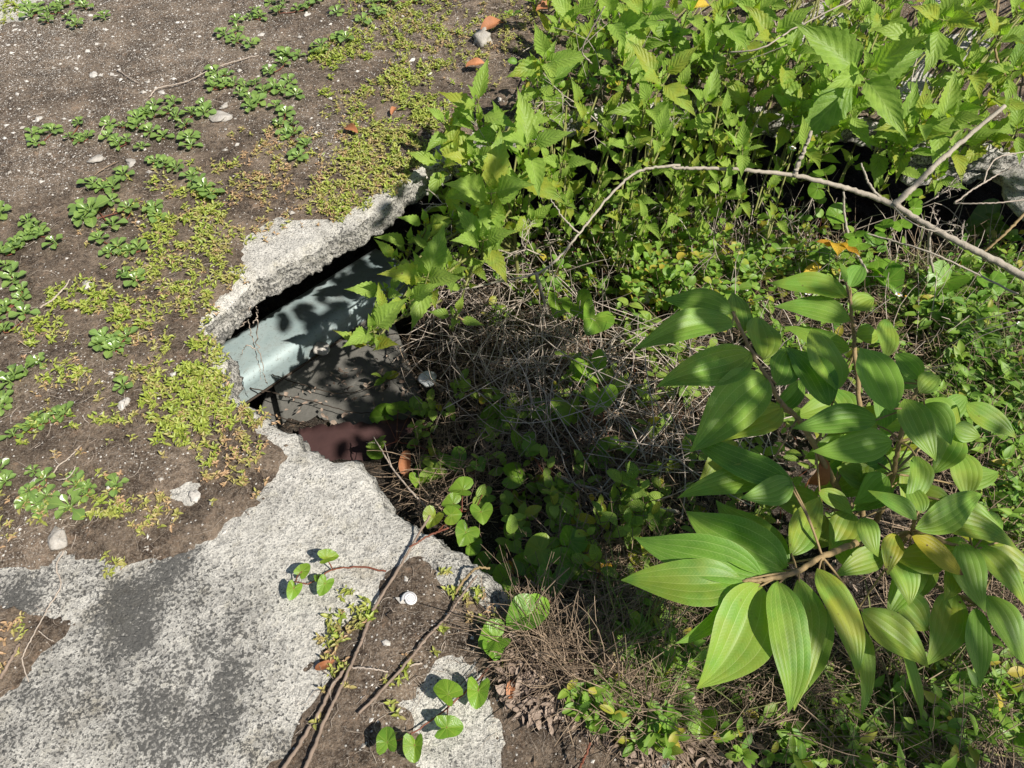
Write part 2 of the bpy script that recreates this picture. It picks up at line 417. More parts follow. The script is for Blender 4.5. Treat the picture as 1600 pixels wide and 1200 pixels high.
# ------------------------------------------------------------------ broken concrete slab
EDGE = [(1030, 1330), (1035, 1200), (1050, 1120), (1000, 1085), (935, 1040), (870, 995), (815, 958), (790, 925), (768, 905), (742, 885), (705, 855),
        (668, 828), (640, 805), (606, 790), (592, 760), (566, 738), (545, 724), (520, 722), (492, 708), (462, 682), (432, 666), (408, 648),
        (378, 634), (360, 600), (345, 560), (330, 530), (318, 508), (345, 480), (383, 450), (402, 428), (440, 412), (476, 395), (520, 366),
        (570, 338), (618, 305), (655, 272), (700, 236), (760, 205), (880, 178), (1000, 160), (1100, 158), (1210, 178), (1300, 185), (1380, 192),
        (1450, 218), (1500, 214), (1540, 232), (1600, 238), (1700, 236), (1900, 225)]
edge_w = np.array([list(U(a, b, 0)[:2]) for a, b in EDGE])
def densify(P, step):
    out = []
    for a, b in zip(P[:-1], P[1:]):
        k = max(1, int(np.linalg.norm(b - a) / step))
        for i in range(k): out.append(a + (b - a) * i / k)
    out.append(P[-1]); return np.array(out)
ew = densify(edge_w, .007)
T = norm(np.gradient(ew, axis=0)); nrm2 = np.stack([T[:, 1], -T[:, 0]], -1)   # outward, into the hole
s_ = np.arange(len(ew)) * .007
off = (fbm(s_, s_ * 0, 14, 3) - .5) * .03 + (fbm(s_, s_ * 0, 60, 9, 3) - .5) * .014
ew = ew + nrm2 * off[:, None]
outer = np.array([(4.2, ew[-1][1]), (4.2, 6.5), (-5, 6.5), (-5, -1.2), (ew[0][0], -1.2)])
ring = np.concatenate([ew, densify(np.concatenate([ew[-1:], outer, ew[:1]]), .25)[1:-1]])
SLAB = ring[:: 2]
gx, gy = np.meshgrid(np.arange(-2.3, 2.6, .014), np.arange(.10, 3.3, .014))
gx = gx.ravel() + rng.uniform(-.004, .004, gx.size); gy = gy.ravel() + rng.uniform(-.004, .004, gy.size)
sd_ = sdf(SLAB, gx, gy)
frame_ok = (np.abs(gx) < .72 * (gy * cP + CAMH * sP) + .25) & (sd_ > .008)
gx2, gy2 = np.meshgrid(np.arange(-4.8, 4.1, .2), np.arange(-1.0, 6.3, .2)); gx2 = gx2.ravel(); gy2 = gy2.ravel()
k2 = (sdf(SLAB, gx2, gy2) > .08) & ~((gy2 > .05) & (gy2 < 3.35) & (np.abs(gx2) < .72 * (gy2 * cP + CAMH * sP) + .3) & (gx2 > -2.35) & (gx2 < 2.65))
IP = np.concatenate([np.stack([gx[frame_ok], gy[frame_ok]], -1), np.stack([gx2[k2], gy2[k2]], -1)])
nR = len(ring)
allp = [Vector(p) for p in np.concatenate([ring, IP])]
res = delaunay_2d_cdt(allp, [], [list(range(nR))], 1, 1e-6)
V2 = np.array([list(v) for v in res[0]]); F2 = np.array([list(f) for f in res[2] if len(f) == 3])
ring_idx = [None] * nR
for new, olds in enumerate(res[3]):
    for o_ in olds:
        if o_ < nR: ring_idx[o_] = new
de = sdf(SLAB, V2[:, 0], V2[:, 1])
zt = (fbm(V2[:, 0], V2[:, 1], 5, 40) - .5) * .012 + (fbm(V2[:, 0], V2[:, 1], 30, 41) - .5) * .006
zt -= np.clip(.022 - de, 0, .022) ** 2 * 22                     # worn, rounded arris
def ell(x, y, lst):
    r = np.zeros_like(x)
    for (px, py, rx, ry, a) in lst:
        c = U(px, py); ex = U(px + rx, py); ey = U(px, py - ry)
        ax = ex[0] - c[0]; ay = ey[1] - c[1]
        r = np.maximum(r, a * np.clip(1.35 - np.sqrt(((x - c[0]) / ax) ** 2 + ((y - c[1]) / ay) ** 2), 0, 1) ** .8)
    return r
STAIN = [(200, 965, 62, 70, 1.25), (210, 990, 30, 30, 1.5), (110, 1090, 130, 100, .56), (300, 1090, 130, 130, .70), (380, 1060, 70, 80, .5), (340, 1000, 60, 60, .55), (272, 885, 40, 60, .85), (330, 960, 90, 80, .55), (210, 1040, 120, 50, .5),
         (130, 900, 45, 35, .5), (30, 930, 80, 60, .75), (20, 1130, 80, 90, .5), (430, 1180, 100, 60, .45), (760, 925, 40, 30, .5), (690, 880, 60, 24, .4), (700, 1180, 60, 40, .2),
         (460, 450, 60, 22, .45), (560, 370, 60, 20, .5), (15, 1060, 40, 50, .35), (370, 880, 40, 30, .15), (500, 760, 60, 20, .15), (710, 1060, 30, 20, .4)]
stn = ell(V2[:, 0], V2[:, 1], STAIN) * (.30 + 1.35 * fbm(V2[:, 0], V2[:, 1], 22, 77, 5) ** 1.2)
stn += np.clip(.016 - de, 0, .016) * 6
mb = MB()
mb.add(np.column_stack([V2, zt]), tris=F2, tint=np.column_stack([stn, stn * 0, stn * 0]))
base_n = mb.n
TH = .055
K = 9
rows = [np.column_stack([V2[ring_idx], zt[ring_idx]])]
rn = np.zeros((nR, 2)); rn[:len(ew)] = nrm2
sr = np.arange(nR) * .007
for k in range(1, K + 1):
    f = k / K
    o_ = .014 * f * (.3 + fbm(sr, sr * 0 + f * .4, 6, 60)) + (fbm(sr, sr * 0 + f * .11, 30, 61, 3) - .5) * .018 * f + (fbm(sr, sr * 0 + f * .07, 90, 62, 3) - .5) * .022
    z = -TH * f * (1 + .45 * (fbm(sr, sr * 0, 3, 66) - .35)) * np.ones(nR)
    rows.append(np.column_stack([V2[ring_idx] + rn * o_[:, None] * (1 + .0 * f), z + rows[0][:, 2] * (1 - f)]))
rows.append(np.column_stack([V2[ring_idx] - rn * .09, rows[-1][:, 2] - .006]))
idx = np.arange(nR); nx_ = (idx + 1) % nR
R_ = np.concatenate(rows)
q = []
for k in range(len(rows) - 1):
    q.append(np.stack([k * nR + idx, (k + 1) * nR + idx, (k + 1) * nR + nx_, k * nR + nx_], -1))
st_side = .16 + .5 * fbm(R_[:, 0], R_[:, 1] + R_[:, 2] * 3, 18, 90)
mb.add(R_, quads=np.concatenate(q)[:, ::-1], tint=np.column_stack([st_side, st_side * 0, st_side * 0]))
# underside
res2 = delaunay_2d_cdt([Vector(p[:2]) for p in rows[-1]], [], [list(range(nR))], 1, 1e-6)
V3 = np.array([list(v) for v in res2[0]]); F3 = np.array([list(f) for f in res2[2] if len(f) == 3])
mb.add(np.column_stack([V3, np.full(len(V3), -TH * 1.0)]), tris=F3[:, ::-1], tint=(.5, 0, 0))
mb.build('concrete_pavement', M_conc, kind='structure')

# ------------------------------------------------------------------ soil lying on the slab
S1 = poly_px([(-300, -160), (950, -160), (880, 0), (820, 100), (710, 190), (665, 245), (628, 285), (570, 310), (520, 345), (470, 332), (425, 340), (396, 368),
              (383, 420), (350, 455), (322, 490), (322, 520), (345, 590), (370, 635), (410, 668), (434, 700), (428, 735), (400, 765), (335, 822),
              (290, 850), (200, 882), (100, 872), (60, 892), (0, 885), (-300, 880)])
S2 = poly_px([(600, 892), (640, 878), (690, 915), (745, 930), (800, 965), (870, 1010), (940, 1050), (1060, 1120), (1040, 1340), (840, 1340), (815, 1200), (800, 1130), (770, 1075),
              (720, 1035), (660, 1070), (612, 1098), (640, 1150), (640, 1340), (420, 1340), (428, 1205), (465, 1150), (500, 1100), (530, 1045), (488, 1028), (505, 1000), (545, 955), (578, 945)])
S3 = poly_px([(-300, 960), (40, 958), (100, 965), (92, 992), (45, 1050), (0, 1092), (-300, 1150)])
S4 = poly_px([(860, -160), (1900, -160), (1900, 260), (1480, 240), (1300, 200), (1100, 175), (880, 195), (760, 222), (690, 250)])
H1 = poly_px([(262, 772), (305, 738), (322, 765), (300, 800), (268, 800)])
H2 = poly_px([(-100, -10), (62, -5), (42, 28), (-20, 62), (-100, 80)])
H3 = poly_px([(1000, 1075), (960, 1050), (930, 1075), (960, 1110), (1010, 1105)])
H4 = [poly_px([(1235, 15), (1290, 5), (1335, 30), (1320, 85), (1255, 90)]), poly_px([(1385, 95), (1450, 85), (1470, 140), (1400, 155)]), poly_px([(1475, 50), (1540, 40), (1560, 100), (1490, 115)]), poly_px([(1440, -30), (1530, -30), (1520, 10), (1450, 15)])]
def soil_mask(x, y):
    m = np.maximum(np.maximum(sdf(S1, x, y), sdf(S2, x, y)), sdf(S3, x, y))
    m = np.maximum(m, sdf(S4, x, y))
    for h in H4: m = np.minimum(m, -sdf(h, x, y))
    m = np.minimum(m, -sdf(H1, x, y)); m = np.minimum(m, -sdf(H2, x, y)); m = np.minimum(m, -sdf(H3, x, y))
    return m + (fbm(x, y, 14, 5, 6) - .5) * .085 + (fbm(x, y, 70, 15, 3) - .5) * .02 + .002
step = .0125
X, Y = np.meshgrid(np.arange(-2.4, 2.3, step), np.arange(.08, 3.4, step))
m_ = soil_mask(X, Y); din = sdf(SLAB, X, Y)
def slab_z(x, y): return (fbm(x, y, 5, 40) - .5) * .012 + (fbm(x, y, 30, 41) - .5) * .006
def soil_z(x, y, m, d):
    return slab_z(x, y) + np.clip(m * .22, -.004, .011) + (fbm(x, y, 22, 8, 4) - .5) * .010 * np.clip(m * 20, 0, 1) - np.clip(.02 - d, 0, .03) ** 1 * .5
Z = soil_z(X, Y, m_, din)
ok = (m_ > -.02) & (din > .004)
ny, nx = X.shape
ii = (np.arange(ny - 1)[:, None] * nx + np.arange(nx - 1)[None])
okq = ok[:-1, :-1] & ok[1:, :-1] & ok[:-1, 1:] & ok[1:, 1:]
ii = ii[okq]
Q = np.stack([ii, ii + 1, ii + nx + 1, ii + nx], -1)
GRIT = [(60, 70, 150, 120, 1.1), (260, 60, 220, 90, .8), (60, 260, 100, 50, .9), (180, 190, 150, 60, .5), (420, 150, 100, 60, .35), (500, 210, 60, 40, .7), (620, 60, 150, 60, .4), (100, 600, 100, 60, .25), (650, 990, 80, 60, .35), (30, 850, 70, 60, .4), (240, 720, 70, 40, .25), (620, 1090, 60, 60, .4)]
gr = ell(X.ravel(), Y.ravel(), GRIT) * (.5 + fbm(X.ravel(), Y.ravel(), 7, 55)) + .12
mb = MB(); mb.add(np.column_stack([X.ravel(), Y.ravel(), Z.ravel()]), quads=Q, tint=np.column_stack([gr, gr * 0, gr * 0]))
mb.build('soil_ground', M_soil, kind='structure')
def gz(x, y):
    x = np.asarray(x, float); y = np.asarray(y, float)
    m = soil_mask(x, y); d = sdf(SLAB, x, y)
    return np.maximum(slab_z(x, y), np.where(m > -.015, soil_z(x, y, m, d), -1))

# ------------------------------------------------------------------ earth in the hole and below the slab
CTRL = [(400, 560, -.50), (520, 600, -.48), (600, 640, -.45), (650, 560, -.44), (700, 680, -.38), (720, 520, -.42), (800, 600, -.37), (900, 560, -.34), (950, 700, -.27), (800, 780, -.30),
        (740, 850, -.26), (850, 900, -.17), (900, 980, -.09), (860, 1040, -.012), (1000, 1060, -.035), (960, 1150, -.02), (1060, 1180, -.06), (1000, 850, -.20), (1100, 960, -.15), (1200, 1080, -.12),
        (1450, 1180, -.12), (1580, 1050, -.14), (1350, 900, -.18), (1150, 750, -.22), (1000, 620, -.28), (1100, 480, -.26), (1200, 430, -.27), (1400, 500, -.26), (1560, 600, -.24), (1560, 450, -.28),
        (1550, 800, -.2), (1300, 620, -.24), (1000, 400, -.36), (850, 420, -.42), (1150, 340, -.45), (1350, 370, -.56), (1500, 375, -.56), (1590, 360, -.56), (700, 330, -.55), (900, 280, -.5), (1250, 250, -.6), (1500, 230, -.6), (500, 450, -.6), (400, 400, -.6), (1700, 900, -.2), (1100, 1400, -.05)]
CW = np.array([list(U(a, b, z)) for a, b, z in CTRL])
def terrain(x, y, rough=True):
    x = np.asarray(x, float); y = np.asarray(y, float); sh = x.shape; xf = x.ravel(); yf = y.ravel()
    d2 = (xf[:, None] - CW[None, :, 0]) ** 2 + (yf[:, None] - CW[None, :, 1]) ** 2 + 1e-4
    wgt = d2 ** -1.7
    z = (wgt * CW[None, :, 2]).sum(1) / wgt.sum(1)
    di = sdf(SLAB[::3], xf, yf)
    z = np.where(di > 0, np.minimum(z, -.035) - np.clip(di * 3.0, 0, .6), z)
    z = np.maximum(z, -.9)
    if rough: z = z + (fbm(xf, yf, 9, 21, 5) - .5) * .05 + (fbm(xf, yf, 60, 22, 3) - .5) * .012
    return z.reshape(sh)
step = .018
X, Y = np.meshgrid(np.arange(-1.9, 2.9, step), np.arange(-.2, 3.4, step))
Z = np.concatenate([terrain(X[i:i + 20], Y[i:i + 20]) for i in range(0, len(X), 20)])
ny, nx = X.shape
ii = (np.arange(ny - 1)[:, None] * nx + np.arange(nx - 1)[None]).ravel()
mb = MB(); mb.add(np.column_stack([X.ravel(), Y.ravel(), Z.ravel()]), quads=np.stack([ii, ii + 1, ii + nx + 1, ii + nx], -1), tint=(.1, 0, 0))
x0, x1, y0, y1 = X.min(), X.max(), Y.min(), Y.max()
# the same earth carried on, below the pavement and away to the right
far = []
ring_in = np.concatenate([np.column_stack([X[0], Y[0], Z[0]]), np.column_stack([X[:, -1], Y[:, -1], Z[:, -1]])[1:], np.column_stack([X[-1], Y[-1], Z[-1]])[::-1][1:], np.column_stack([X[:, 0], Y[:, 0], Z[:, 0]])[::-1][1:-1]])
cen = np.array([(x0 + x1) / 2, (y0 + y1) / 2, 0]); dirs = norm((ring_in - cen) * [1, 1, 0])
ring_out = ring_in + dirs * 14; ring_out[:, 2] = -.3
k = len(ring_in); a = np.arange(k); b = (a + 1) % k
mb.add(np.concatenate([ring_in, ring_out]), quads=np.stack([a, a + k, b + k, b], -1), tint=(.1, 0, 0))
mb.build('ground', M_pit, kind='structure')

def on_pit(px, py, lift=0.0):
    """where the line of sight through a pixel meets the earth of the hole"""
    z = -.2
    for _ in range(12):
        p = U(px, py, z); z = .5 * z + .5 * float(terrain(np.array([p[0]]), np.array([p[1]]), False)[0])
    p = U(px, py, z + lift); return p
def on_slab(px, py, lift=0.0):
    p = U(px, py, 0); z = float(gz(np.array([p[0]]), np.array([p[1]]))[0]); return U(px, py, z + lift)
CAMP = np.array([0, 0, CAMH])

# ------------------------------------------------------------------ discarded things lying in the hole
def rounded_slab(mb, c0, c1, back, thick, rad, up=(0, 0, 1), sag=0.0, seg=8, n=40, jag=0, tint=(.3, 0, 0)):
    """a sheet whose front edge runs c0->c1 and which reaches back along 'back'; the front edge is rolled over with radius rad"""
    c0 = np.array(c0); c1 = np.array(c1); back = np.array(back); up = norm(np.array(up, float))
    L = np.linalg.norm(back); bd = back / L
    prof = [(0, -thick), (0, -rad)]
    for k in range(1, seg + 1):
        a = k / seg * math.pi / 2; prof.append((rad - rad * math.cos(a), -rad + rad * math.sin(a)))
    for k in range(1, 9): prof.append((rad + (L - rad) * k / 8, 0))
    prof += [(L, -thick), (L * .5, -thick), (0.0, -thick)]
    m = len(prof); V = []
    for i in range(n + 1):
        f = i / n; p = c0 + (c1 - c0) * f
        for (a, b) in prof:
            w_ = sag * math.sin(f * math.pi) * (a / L if L else 0)
            j = jag * (vn(f * 37, a * 30, 3) - .5) if (a < rad * .5 or a > L * .99) else 0
            V.append(p + bd * (a + j) + up * (b + w_))
    V = np.array(V)
    ii = np.arange(n)[:, None] * m + np.arange(m - 1)[None]
    Q = np.stack([ii, ii + 1, ii + m + 1, ii + m], -1).reshape(-1, 4)
    cap = []
    for base in (0, n * m):
        for k in range(1, m - 2): cap.append([base, base + k, base + k + 1] if base else [base, base + k + 1, base + k])
    mb.add(V, quads=Q, tris=cap, tint=tint)

m = NT('pale_enamel'); pos = m.n('TexCoord').outputs['Object']
c = m.mix(m.rng(m.noise(7, 5, .7, pos), .35, .7), (.25, .32, .32), (.40, .47, .46))
c = m.mix(m.rng(m.noise(14, 6, .8, pos), .52, .70, 0, .6), c, (.13, .11, .085))
c = m.mix(m.rng(m.noise(120, 4, .75, pos), .56, .66, 0, .5), c, (.10, .09, .07))
m.l(c, m.p.inputs['Base Color']); m.p.inputs['Roughness'].default_value = .6
m.l(m.bump(m.noise(25, 3, .5, pos), .15, .003), m.p.inputs['Normal']); M_enamel = m.m
M_board = plain_mat('grey_cement_board', (.075, .072, .062), (.19, .18, .16), .9, 22, .6, .004)
M_redb = plain_mat('red_brown_plate', (.034, .016, .015), (.085, .042, .038), .7, 18, .4)
M_white = plain_mat('chipped_white', (.50, .51, .50), (.75, .76, .75), .6, 40, .3)

a = np.array(U(352, 612, -.36)); b = np.array(U(628, 432, -.36))
e = norm(b - a); bk = np.cross([0, 0, 1], e); bk = bk if bk[1] > 0 else -bk
t = thing('discarded_panel', 'pale blue-grey panel with a rolled edge lying in the hole under the slab', 'panel', tuple(a))
mb = MB(); rounded_slab(mb, a - a - e * .12, b - a + e * .04, bk * .17 + np.array([0, 0, -.03]), .085, .034, up=norm(np.array([0, 0, 1]) - bk * .10))
mb.build('face_sheet', M_enamel, t)
mb = MB(); tube(mb, [-e * .12 + np.array([0, 0, -.078]) - bk * .002, b - a + e * .04 + np.array([0, 0, -.078]) - bk * .002], .003, sides=6, tint=(.0, 0, 0)); mb.build('edge_strip', M_dkline, t)

a = np.array(U(372, 628, -.43)); b = np.array(U(640, 478, -.43)); c2 = np.array(U(660, 640, -.40))
mb = MB(); rounded_slab(mb, U(455, 720, -.455), U(672, 655, -.43), np.array(U(600, 462, -.43)) - np.array(U(672, 655, -.43)), .018, .004, jag=.012)
o = mb.build('cement_board', M_board); tag(recentre(o), 'flat grey-brown cement board lying in the hole below the pale panel', 'board')
mb = MB(); rounded_slab(mb, U(395, 672, -.50), U(500, 722, -.49), np.array(U(560, 520, -.49)) - np.array(U(500, 722, -.49)), .02, .004, jag=.012)
o = mb.build('cement_board', M_board); tag(recentre(o), 'darker cement board half hidden by the left rim of the hole', 'board')
mb = MB(); rounded_slab(mb, U(470, 760, -.41), U(668, 742, -.40), np.array(U(648, 652, -.385)) - np.array(U(660, 742, -.40)), .03, .006, jag=.02)
o = mb.build('painted_plate', M_redb); tag(recentre(o), 'dark red-brown plate at the near left rim of the hole', 'plate')

def chunk(mb, c, r, seed, flat=.6, n=3, tint=(.5, 0, 0), rough=.35, stretch=(1, 1)):
    import bmesh
    bm = bmesh.new(); bmesh.ops.create_icosphere(bm, subdivisions=n, radius=1)
    V = np.array([list(v.co) for v in bm.verts]); F = np.array([[v.index for v in f.verts] for f in bm.faces]); bm.free()
    d = 1 + rough * (vn(V[:, 0] * 1.7 + V[:, 2] + 9, V[:, 1] * 1.7 + V[:, 2] * 1.3 + 5, seed) - .5) * 2 + rough * .35 * (vn(V[:, 0] * 5 + V[:, 2] * 4 + 9, V[:, 1] * 5 + 5, seed + 3) - .5)
    if n >= 4: d = d + .9 * (fbm(V[:, 0] + V[:, 2] * .7 + 9, V[:, 1] + V[:, 2] * .5 + 5, 5, seed, 5) - .5)
    V = V * d[:, None] * [stretch[0], stretch[1], flat] * r
    a_ = seed * 1.7; R = np.array([[math.cos(a_), -math.sin(a_), 0], [math.sin(a_), math.cos(a_), 0], [0, 0, 1]])
    mb.add(V @ R.T + np.array(c), tris=F, tint=tint)

for (px, py, z, r, mat, lab) in [
    (502, 545, -.40, .020, M_stone, 'tan stone wedged between the pale panel and cement board'),
    (930, 500, -.30, .028, M_white, 'pale chipped lump half buried beside the dark twigs'),
    (668, 592, -.36, .020, M_white, 'small white broken shard deep among the twigs'),
    (555, 475, -.40, .030, M_stone, 'dark-shaded stone behind the star-shaped leaf sprig'),
    (1010, 462, -.25, .022, M_stone, 'pale stone under the yellow-green small-leaved tangle')]:
    mb = MB(); chunk(mb, (0, 0, 0), r, int(px) % 31, .55, 3); o = mb.build('stone', mat); o.location = U(px, py, z); tag(o, lab, 'stone')

# block of the broken rim on the far right
M_rub = M_conc
mb = MB(); chunk(mb, (0, 0, 0), .085, 5, .5, 5, tint=(.2, 0, 0), rough=1.2, stretch=(1.9, .8))
o = mb.build('concrete_chunk', M_rub); o.location = U(1590, 262, -.05); tag(o, 'rough pale concrete chunk hanging at the far right rim', 'concrete chunk')
mb = MB(); chunk(mb, (0, 0, 0), .06, 9, .55, 5, tint=(.5, 0, 0), rough=1.2, stretch=(1.7, .8))
o = mb.build('concrete_chunk', M_rub); o.location = U(1468, 250, -.07); tag(o, 'smaller dark mouldy concrete chunk behind the diagonal grey twig', 'concrete chunk')

# ------------------------------------------------------------------ big-leaved shrub, lower right
g0 = on_pit(1350, 860)
shr = thing('broad_leaved_shrub', 'large shrub with long ribbed green leaves in the lower right', 'shrub', tuple(g0))
g0n = np.array(g0)
def rel(p): return np.array(p) - g0n
def stem(pts, r0, r1, mat=M_stemb):
    mb = MB(); tube(mb, [rel(U(*p)) for p in pts], r0, r1, 8, n=len(pts) * 8, bumps=.25, jit=.0006, tint=(.5, 0, .5)); mb.build('stem', mat, shr)
base3 = (1345, 870, float(g0[2]))
stem([base3, (1330, 810, .02), (1306, 760, .12), (1273, 697, .20), (1246, 653, .23), (1219, 627, .25), (1199, 590, .27), (1176, 553, .29), (1144, 488, .32)], .0055, .0022)
stem([base3, (1350, 760, .0), (1345, 650, .12), (1336, 547, .20), (1333, 517, .22), (1329, 477, .25), (1322, 440, .28)], .005, .002)
stem([base3, (1340, 850, .08), (1330, 852, .16), (1285, 870, .21), (1245, 893, .23), (1200, 905, .235), (1160, 908, .235)], .0055, .0025)
stem([base3, (1375, 800, .05), (1395, 740, .15), (1405, 690, .22), (1418, 640, .26), (1438, 600, .28)], .005, .002)
stem([base3, (1390, 850, .02), (1425, 832, .14), (1470, 845, .15), (1520, 860, .14)], .0045, .002)
stem([base3, (1390, 880, -.02), (1470, 920, .05), (1530, 945, .07)], .004, .002)
stem([(1425, 832, .14), (1432, 800, .18), (1440, 775, .20)], .003, .0016)
stem([(1273, 697, .20), (1290, 660, .22), (1300, 632, .23)], .0022, .0014)
LV = [ # base px, tip px, width px, base height, age, normal tilt
 (1144, 488, 1038, 457, 40, .32, 0), (1148, 505, 984, 532, 50, .32, .15), (1161, 520, 1136, 455, 42, .29, 0), (1174, 552, 1031, 618, 62, .29, .1), (1198, 590, 1066, 692, 78, .27, .05),
 (1222, 636, 1127, 693, 58, .25, .62), (1191, 563, 1183, 495, 50, .28, 0), (1212, 602, 1240, 548, 44, .26, .1), (1296, 634, 1234, 538, 56, .26, 0), (1307, 610, 1255, 512, 60, .27, 0),
 (1329, 546, 1222, 520, 34, .20, .2), (1324, 464, 1203, 433, 38, .26, 0), (1329, 501, 1212, 470, 42, .24, .1), (1328, 449, 1340, 413, 30, .27, 0), (1322, 442, 1306, 408, 11, .28, .1),
 (1331, 482, 1368, 468, 32, .25, 0), (1338, 525, 1372, 520, 32, .23, 0), (1383, 558, 1381, 496, 32, .26, 0), (1393, 642, 1331, 546, 58, .29, 0), (1438, 592, 1394, 556, 34, .28, 0),
 (1371, 657, 1236, 658, 44, .26, 0), (1373, 664, 1287, 678, 26, .22, .1), (1394, 690, 1268, 704, 50, .25, 0), (1413, 623, 1453, 722, 50, .28, 0), (1443, 632, 1492, 692, 44, .25, 0),
 (1490, 668, 1532, 683, 32, .22, 0), (1436, 613, 1465, 585, 30, .29, 0), (1496, 676, 1449, 735, 46, .21, 0), (1386, 602, 1432, 590, 36, .26, 0), (1496, 706, 1520, 785, 48, .18, 0),
 (1433, 712, 1424, 802, 36, .22, .2), (1486, 790, 1402, 757, 38, .20, 0), (1326, 712, 1352, 768, 38, .14, .45), (1386, 743, 1330, 785, 38, .16, 0), (1239, 758, 1064, 688, 50, .25, 0),
 (1202, 733, 1066, 792, 46, .23, 0), (1239, 752, 1160, 786, 44, .25, 0), (1279, 767, 1335, 803, 28, .16, .5), (1235, 868, 1271, 768, 46, .21, .45), (1160, 907, 973, 925, 66, .235, .05),
 (1191, 903, 996, 827, 66, .23, 0), (1228, 893, 1072, 798, 72, .22, .1), (1232, 884, 1122, 779, 54, .19, .25), (1153, 922, 1052, 1000, 30, .225, .2), (1187, 913, 1091, 1078, 92, .23, 0),
 (1215, 908, 1215, 1112, 62, .23, .05), (1248, 903, 1259, 1112, 58, .22, .35), (1277, 888, 1344, 1060, 50, .22, .6), (1345, 953, 1445, 1052, 54, .12, .4), (1382, 868, 1300, 893, 40, .13, .35),
 (1346, 808, 1373, 870, 32, .19, 0), (1400, 833, 1384, 898, 32, .15, .8), (1425, 838, 1506, 898, 33, .17, 1.0), (1430, 826, 1540, 782, 48, .19, .2), (1450, 808, 1590, 854, 44, .17, .5),
 (1500, 845, 1537, 957, 46, .15, 0), (1525, 850, 1594, 952, 44, .14, .1), (1540, 930, 1604, 1040, 52, .10, 0), (1525, 950, 1520, 1070, 40, .09, 0), (1492, 925, 1445, 1040, 52, .08, .5),
 (1430, 860, 1397, 977, 44, .10, .2), (1442, 858, 1428, 952, 40, .08, .4), (1490, 880, 1477, 942, 30, .12, .5), (1330, 962, 1347, 1120, 32, .06, .3), (1290, 950, 1228, 1092, 54, .06, .2),
 (1378, 960, 1432, 1130, 22, .02, .1), (1432, 812, 1360, 761, 26, .21, 0), (1440, 802, 1424, 752, 28, .21, 0), (1500, 795, 1566, 822, 34, .15, .2), (1210, 640, 1262, 600, 30, .18, .1),
 (1320, 720, 1380, 690, 40, .10, .1), (1150, 690, 1080, 760, 40, .08, .6), (1450, 690, 1500, 640, 38, .15, .1), (1320, 590, 1290, 560, 36, .16, .1), (1500, 760, 1556, 730, 36, .10, .1)]
sunv = np.array(sun_vec)
_q = random.Random(5)
for _i in range(34):
    _x, _y = _q.choice([(1350, 620), (1440, 660), (1400, 720), (1480, 760), (1340, 700), (1300, 800), (1440, 860), (1510, 900), (1280, 620), (1500, 640), (1250, 560), (1390, 900), (1540, 830)])
    _x += _q.uniform(-35, 35); _y += _q.uniform(-35, 35); _a = math.radians(_q.uniform(20, 200)); _l = _q.uniform(75, 125)
    LV.append((_x, _y, _x + math.cos(_a) * _l, _y + math.sin(_a) * _l * .8, _q.uniform(34, 50), _q.uniform(.02, .15), _q.choice([0, .1, .3, .55, .8])))
for (bx, by, tx, ty, wpx, zb, age) in LV:
    age = max(age, random.random() * .4)
    L0 = math.hypot(tx - bx, ty - by)
    hang = (ty - by) / max(L0, 1)
    zt_ = zb - px_to_m(L0, U(bx, by, zb)) * (random.uniform(-.02, .16) + (.18 if hang > .5 else 0))
    pb = np.array(U(bx, by, zb)); pt = np.array(U(tx, ty, zt_)); D = pt - pb; L = np.linalg.norm(D)
    mid = (pb + pt) / 2; view = norm(CAMP - mid)
    N = norm(np.array([0, 0, 1.]) * .6 + view * .5 + sunv * .55 + np.array([random.uniform(-.3, .3), random.uniform(-.3, .3), 0]))
    W = px_to_m(wpx, mid) * random.uniform(1.0, 1.16)
    if wpx < 32 and L0 > 90: N = norm(N + .7 * np.cross(norm(D), N) * random.choice([-1, 1])); W *= 1.35
    mb = MB(); dr = random.uniform(.3, .95)
    leaves(mb, [pb - g0n], [D], [N], L * (1 + dr * dr / 24), W, 'big', 22, 12, dr, random.uniform(.10, .55), random.uniform(.010, .028), tint=[random.random(), age, random.random()])
    near = min(((np.linalg.norm(pb - np.array(U(*q))), q) for q in [(1144, 488, .32), (1176, 553, .29), (1199, 590, .27), (1219, 627, .25), (1246, 653, .23), (1329, 477, .25), (1333, 517, .22), (1336, 547, .20), (1418, 640, .26), (1405, 690, .22), (1395, 740, .15), (1425, 832, .14), (1440, 775, .2), (1470, 845, .15), (1520, 860, .14), (1245, 893, .23), (1285, 870, .21), (1273, 697, .2), (1300, 632, .23), (1330, 810, .02), (1530, 945, .07), (1438, 600, .28), (1306, 760, .12)]), key=lambda a: a[0])
    o = mb.build('leaf', M_big, shr)
    if .01 < near[0] < .16:
        q = np.array(U(*near[1])); mbs = MB()
        tube(mbs, [q - g0n, (q + pb) / 2 - g0n + [0, 0, .004], pb + norm(D) * L * .03 - g0n], .0016, .0012, 6, tint=(.6, 0, 0)); mbs.build('leaf_stalk', M_stemb, shr)
    if age >= 1: o['label'] = 'bright yellow leaf with brown spots and a dead tip'
mb = MB(); pb = np.array(U(1283, 712, .18)); leaves(mb, [pb - g0n], [(-.15, -.2, -1)], [(.3, -1, .3)], .065, .034, 'oval', 14, 8, .9, .8, .06, tint=[.3, 0, 0])
o = mb.build('leaf', M_dead, shr); o['label'] = 'curled orange-brown dead leaf'

